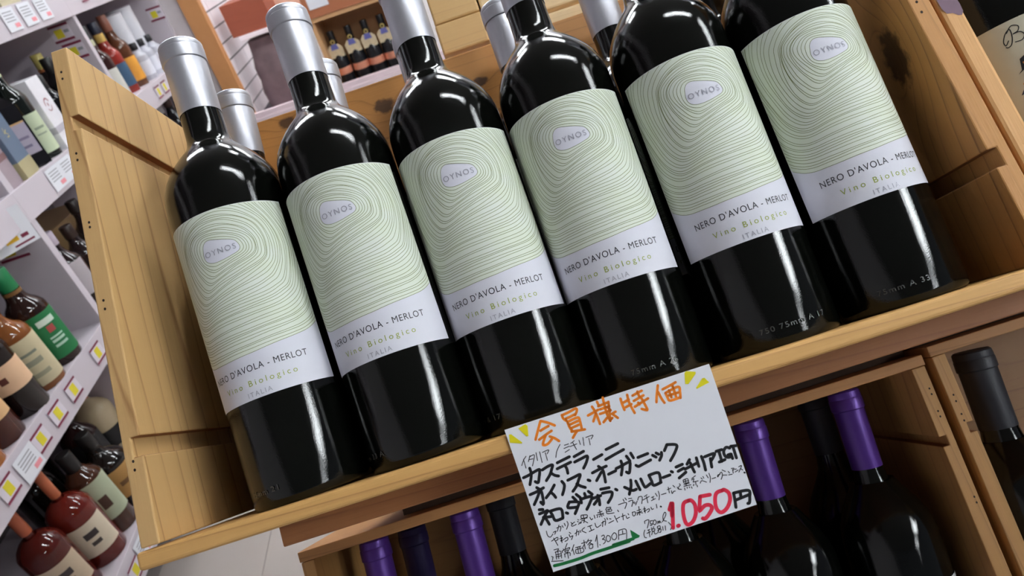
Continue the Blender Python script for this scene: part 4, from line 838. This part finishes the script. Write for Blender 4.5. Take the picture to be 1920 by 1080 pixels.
for y, z, lab, kd in ((1972, 6, 'white price card, first on the top rail', 'white'), (2062, 6, 'white price card, second on the top rail', 'white'), (2150, 6, 'white price card, third on the top rail', 'white'),
                      (2420, 8, 'yellow-centred price tag, first on the top rail', 'bars'), (2510, 8, 'yellow-centred price tag, second on the top rail', 'bars'),
                      (1745, -336, 'white price card on the middle rail, left one', 'white'), (1812, -336, 'white price card on the middle rail, right one', 'white'),
                      (1915, -338, 'yellow-centred price tag on the middle rail beside the pine panel', 'bars'),
                      (2570, -336, 'yellow-centred price tag in the far bay, left one', 'bars'), (2640, -336, 'yellow-centred price tag in the far bay, right one', 'bars'),
                      (1470, -683, 'yellow-centred price tag on the lower rail, nearest the pine panel', 'bars'), (1330, -683, 'yellow-centred price tag on the lower rail, second from the pine panel', 'bars'),
                      (1250, -683, 'yellow-centred price tag on the lower rail, third from the pine panel', 'bars'), (1172, -683, 'yellow-centred price tag on the lower rail, fourth from the pine panel', 'bars'),
                      (1112, -690, 'white price card hanging from the lower rail', 'white'), (1040, -683, 'yellow-centred price tag on the lower rail at the picture edge', 'bars'),
                      (1195, -1040, 'white price card on the bottom rail', 'white'), (1130, -1045, 'yellow-centred price tag on the bottom rail', 'bars'), (1240, -1035, 'yellow-centred price tag on the bottom rail beside the crate corner', 'bars')):
    price_tag(y, z, lab, kd, *((68, 54) if kd == 'white' else (50, 40)))
# tags stuck on the partitions' faces
def face_tag(x, y, z, label, w=60, h=48):
    t = empty('price_tag', room_M(x, y, z), label, 'price tag', 'price tags on the partitions')
    c = MB().box(-w / 2, w / 2, -.6, 0, -h / 2, h / 2).build('card', mat('pale_tag', srgb(222, 214, 224), .6), t)
    MB().box(-w * .3, w * .1, -.9, -.65, -h * .28, h * .22).build('yellow_square', YELLOW, c)
    MB().box(w * .15, w * .4, -.9, -.65, -h * .05, h * .12).build('print', GREYP, c)
    MB().box(-w * .5, w * .5, -.9, -.65, h * .36, h * .5).build('bar', DRED, c); MB().box(-w * .5, w * .5, -.9, -.65, -h * .5, -h * .36).build('bar', DRED, c)
face_tag(-1074, 2296.5, -66, 'yellow and dark red tag on the far partition, upper one')
face_tag(-1064, 2296.5, -121, 'yellow and dark red tag on the far partition, lower one')
face_tag(-1100, 1565.5, -420, 'yellow and dark red tag on the near partition', 70, 46)
face_tag(-1045, 2998.5, -128, 'yellow tag high on the end panel of the shelving', 56, 48)
t = empty('price_card', room_M(-1030, 1500, -375) @ Matrix.Rotation(.9, 4, 'Z'), 'white card with a yellow square hanging off the middle rail at the left edge', 'card')
c = MB().box(-70, 45, -.8, 0, -30, 55).build('card', CARD, t)
MB().box(-20, 8, -1.2, -.85, -12, 22).build('yellow_square', mat('orange_yellow_print', srgb(232, 184, 40), .6), c)
MB().box(-8, 36, -1.2, -.85, -24, -20).build('bar', DRED, c); MB().box(14, 30, -1.2, -.85, -12, -4).build('print', DRED, c)

# ================================================================ the far end behind the crate
ORANGE = crate_wood('orange_post', 13.1, (186, 130, 80), (160, 104, 60), axis='Z', period=26, warp=2, line=.2, fine=.1)
def bx(name, label, cat, x0, x1, y0, y1, z0, z1, m, bev=2):
    t = empty(name, room_M((x0 + x1) / 2, (y0 + y1) / 2, z0), label, cat)
    MB().box(-(x1 - x0) / 2, (x1 - x0) / 2, -(y1 - y0) / 2, (y1 - y0) / 2, 0, z1 - z0).build(cat.split()[-1], m, t, bevel=bev)
    return t
bx('wooden_post', 'orange-brown wooden post beside the shelving end', 'post', -950, -880, 3000, 3048, -1250, 1340, ORANGE)
bx('wooden_post', 'slim wooden post right of the far bottle cubby', 'post', -112, -84, 3006, 3040, -560, 1340, ORANGE)
PINKW = mat('pinkish_white_board', srgb(226, 206, 212), .5, var=.05, scale=12)
rl = empty('ledge', room_M(-470, 3000, -630), 'pinkish white ledge in front of the far bottle cubby', 'ledge')
MB().box(-430, 424, -6, 14, 0, 17).build('board', PINKW, rl, bevel=1.5)
MB().box(-430, 424, 0, 20, 18, 38).build('board', PINKW, rl, bevel=1.5)
fc = empty('counter', room_M(-480, 3230, -1250), 'wooden counter carrying the far bottle cubby', 'counter')
MB().box(-420, 430, -205, 260, 0, 545).build('body', ORANGE, fc)
MB().box(-420, 430, -210, 260, 546, 562).build('top', PINKW, fc)
# white tiled pier seen beside the post
tp = empty('tiled_pier', room_M(-960, 3400, -1250), 'bright white tiled pier right of the orange post', 'pier')
MB().box(-25, 20, -330, 330, 0, 2500).build('core', mat('dark_grout', srgb(96, 88, 96), .9), tp)
TW = mat('white_glazed_tile', srgb(255, 244, 250), .3, var=.03, scale=6)
tmesh = MB().box(-1.5, 1.5, -107, 107, -30.5, 30.5).mesh('tile', TW)
for k in range(16):
    for j in range(3):
        o = bpy.data.objects.new('tile', tmesh); COL.objects.link(o); o.parent = tp
        o.location = (22 * MM, (-218 + 219 * j) * MM, (620 + 67 * k) * MM)
REDW = crate_wood('red_brown_board', 14.3, (148, 76, 54), (106, 50, 36), axis='X', period=40, warp=3, line=.25)
bx('wooden_box', 'red-brown wooden box above the dark sack', 'box', -885, -700, 3250, 3440, -322, -192, REDW)
bx('panel', 'pale pink panel behind the red-brown box', 'panel', -760, -520, 3480, 3500, -330, 400, mat('peach_panel', srgb(236, 186, 164), .6))
SACK = mat('mottled_grey_sack', srgb(112, 94, 98), .9, var=.55, scale=16, bump=.4, bscale=40)
sk = empty('sack', room_M(-735, 3340, -688), 'mottled grey-brown sack with a dark print, under the red-brown box', 'sack')
m = MB(); prof = []
for j in range(13):
    z = 330 * j / 12; bul = math.sin(math.pi * min(1, j / 11)) ** .4
    prof.append([((142 - 26 * j / 12 + 10 * bul) * math.copysign(abs(math.cos(a)) ** .5, math.cos(a)) + 4 * math.sin(j * 1.7 + a * 3), (70 + 30 * bul) * math.copysign(abs(math.sin(a)) ** .6, math.sin(a)), z) for a in np.linspace(0, 2 * math.pi, 24, endpoint=False)])
m.add([p for r in prof for p in r], [(j * 24 + k, j * 24 + (k + 1) % 24, (j + 1) * 24 + (k + 1) % 24, (j + 1) * 24 + k) for j in range(12) for k in range(24)] + [tuple(range(23, -1, -1)), tuple(range(12 * 24, 13 * 24))])
m.build('cloth', SACK, sk, smooth=True, sharp=60)
MB().prism([(10, 150), (40, 200), (70, 160), (52, 170), (40, 182), (28, 168)][::-1], -104, -102).build('print', mat('dark_red_brown_print', srgb(76, 44, 42), .8), sk)
bx('cloth', 'white folded paper between the box and the sack', 'paper', -860, -640, 3238, 3300, -340, -323, TW)
# the cubby with the four dark bottles
CUB = crate_wood('cubby_wood', 15.2, (200, 156, 110), (160, 110, 70), axis='X', period=30, warp=2, line=.2)
cb_ = empty('bottle_cubby', room_M(-310, 3140, -688), 'open wooden cubby at the far end holding dark bottles', 'cubby')
MB().box(-212, -196, -110, 130, 0, 345).build('side', CUB, cb_, bevel=1)
MB().box(196, 212, -110, 130, 0, 345).build('side', CUB, cb_, bevel=1)
MB().box(-196, 196, 120, 130, 0, 345).build('back', CUB, cb_)
MB().box(-212, 212, -114, 130, 346, 362).build('top', CUB, cb_, bevel=1)
MB().box(-212, 250, -118, -104, 363, 560).build('header', crate_wood('header_wood', 16, (170, 104, 70), (130, 74, 48), axis='X', period=40, warp=3, line=.2), cb_, bevel=1)
MB().box(-190, -110, -120, -118.5, 395, 520).build('white_notice', CARD, cb_)
COPPER = mat('copper_band', srgb(232, 160, 132), .35, metal=.5)
BLK = mat('matt_black_glass', srgb(26, 26, 30), .25)
def small_bottle(i, x):
    t = empty('dark_bottle', room_M(x, 3125, -688), ['dark bottle with copper band and blue-gold neck tag, leftmost in the far cubby', 'dark bottle with copper band, second in the far cubby', 'dark bottle with copper band, third in the far cubby', 'dark bottle with copper band, fourth in the far cubby', 'dark bottle with copper band, half hidden behind the third front capsule'][i], 'bottle', 'copper-banded bottles in the far cubby')
    MB().lathe([(32, 0), (34, 3), (34.5, 60), (34.5, 150), (33, 175), (26, 196), (19, 214), (15, 230), (14, 255)], 32).build('glass_body', BLK, t, smooth=True)
    MB().lathe([(14.8, 235), (15, 285), (14, 288), (.5, 288.4)], 24, cap=False).build('cap', BLK, t, smooth=True)
    MB().lathe([(34.9, 112), (34.9, 140)], 32, cap=False).build('copper_band', COPPER, t, smooth=True)
    g = MB().prism([(-30, 184), (30, 184), (32, 222), (18, 236), (-18, 236), (-32, 222)], -27, -26).build('neck_tag', mat('ivory_gold_tag', srgb(232, 212, 176), .6, var=.3, scale=200), t)
    MB().prism([(-16, 216), (16, 216), (12, 238), (-12, 238)], -27.6, -27.1).build('blue_print', mat('blue_violet_print', srgb(112, 116, 190), .6), g)
    n = 14
    MB().prism([(10 * math.cos(k * 2 * math.pi / n), 246 + 10 * math.sin(k * 2 * math.pi / n)) for k in range(n)], -24, -22.5).build('medal', mat('gold_medal', srgb(206, 184, 110), .4, metal=.3), t)
    MB().prism([(4.5 * math.cos(k * 2 * math.pi / n), 246 + 4.5 * math.sin(k * 2 * math.pi / n)) for k in range(n)], -24.6, -24.1).build('medal_centre', BLK, t)
for i, x in enumerate((-478, -403, -333, -262, -190)): small_bottle(i, x)
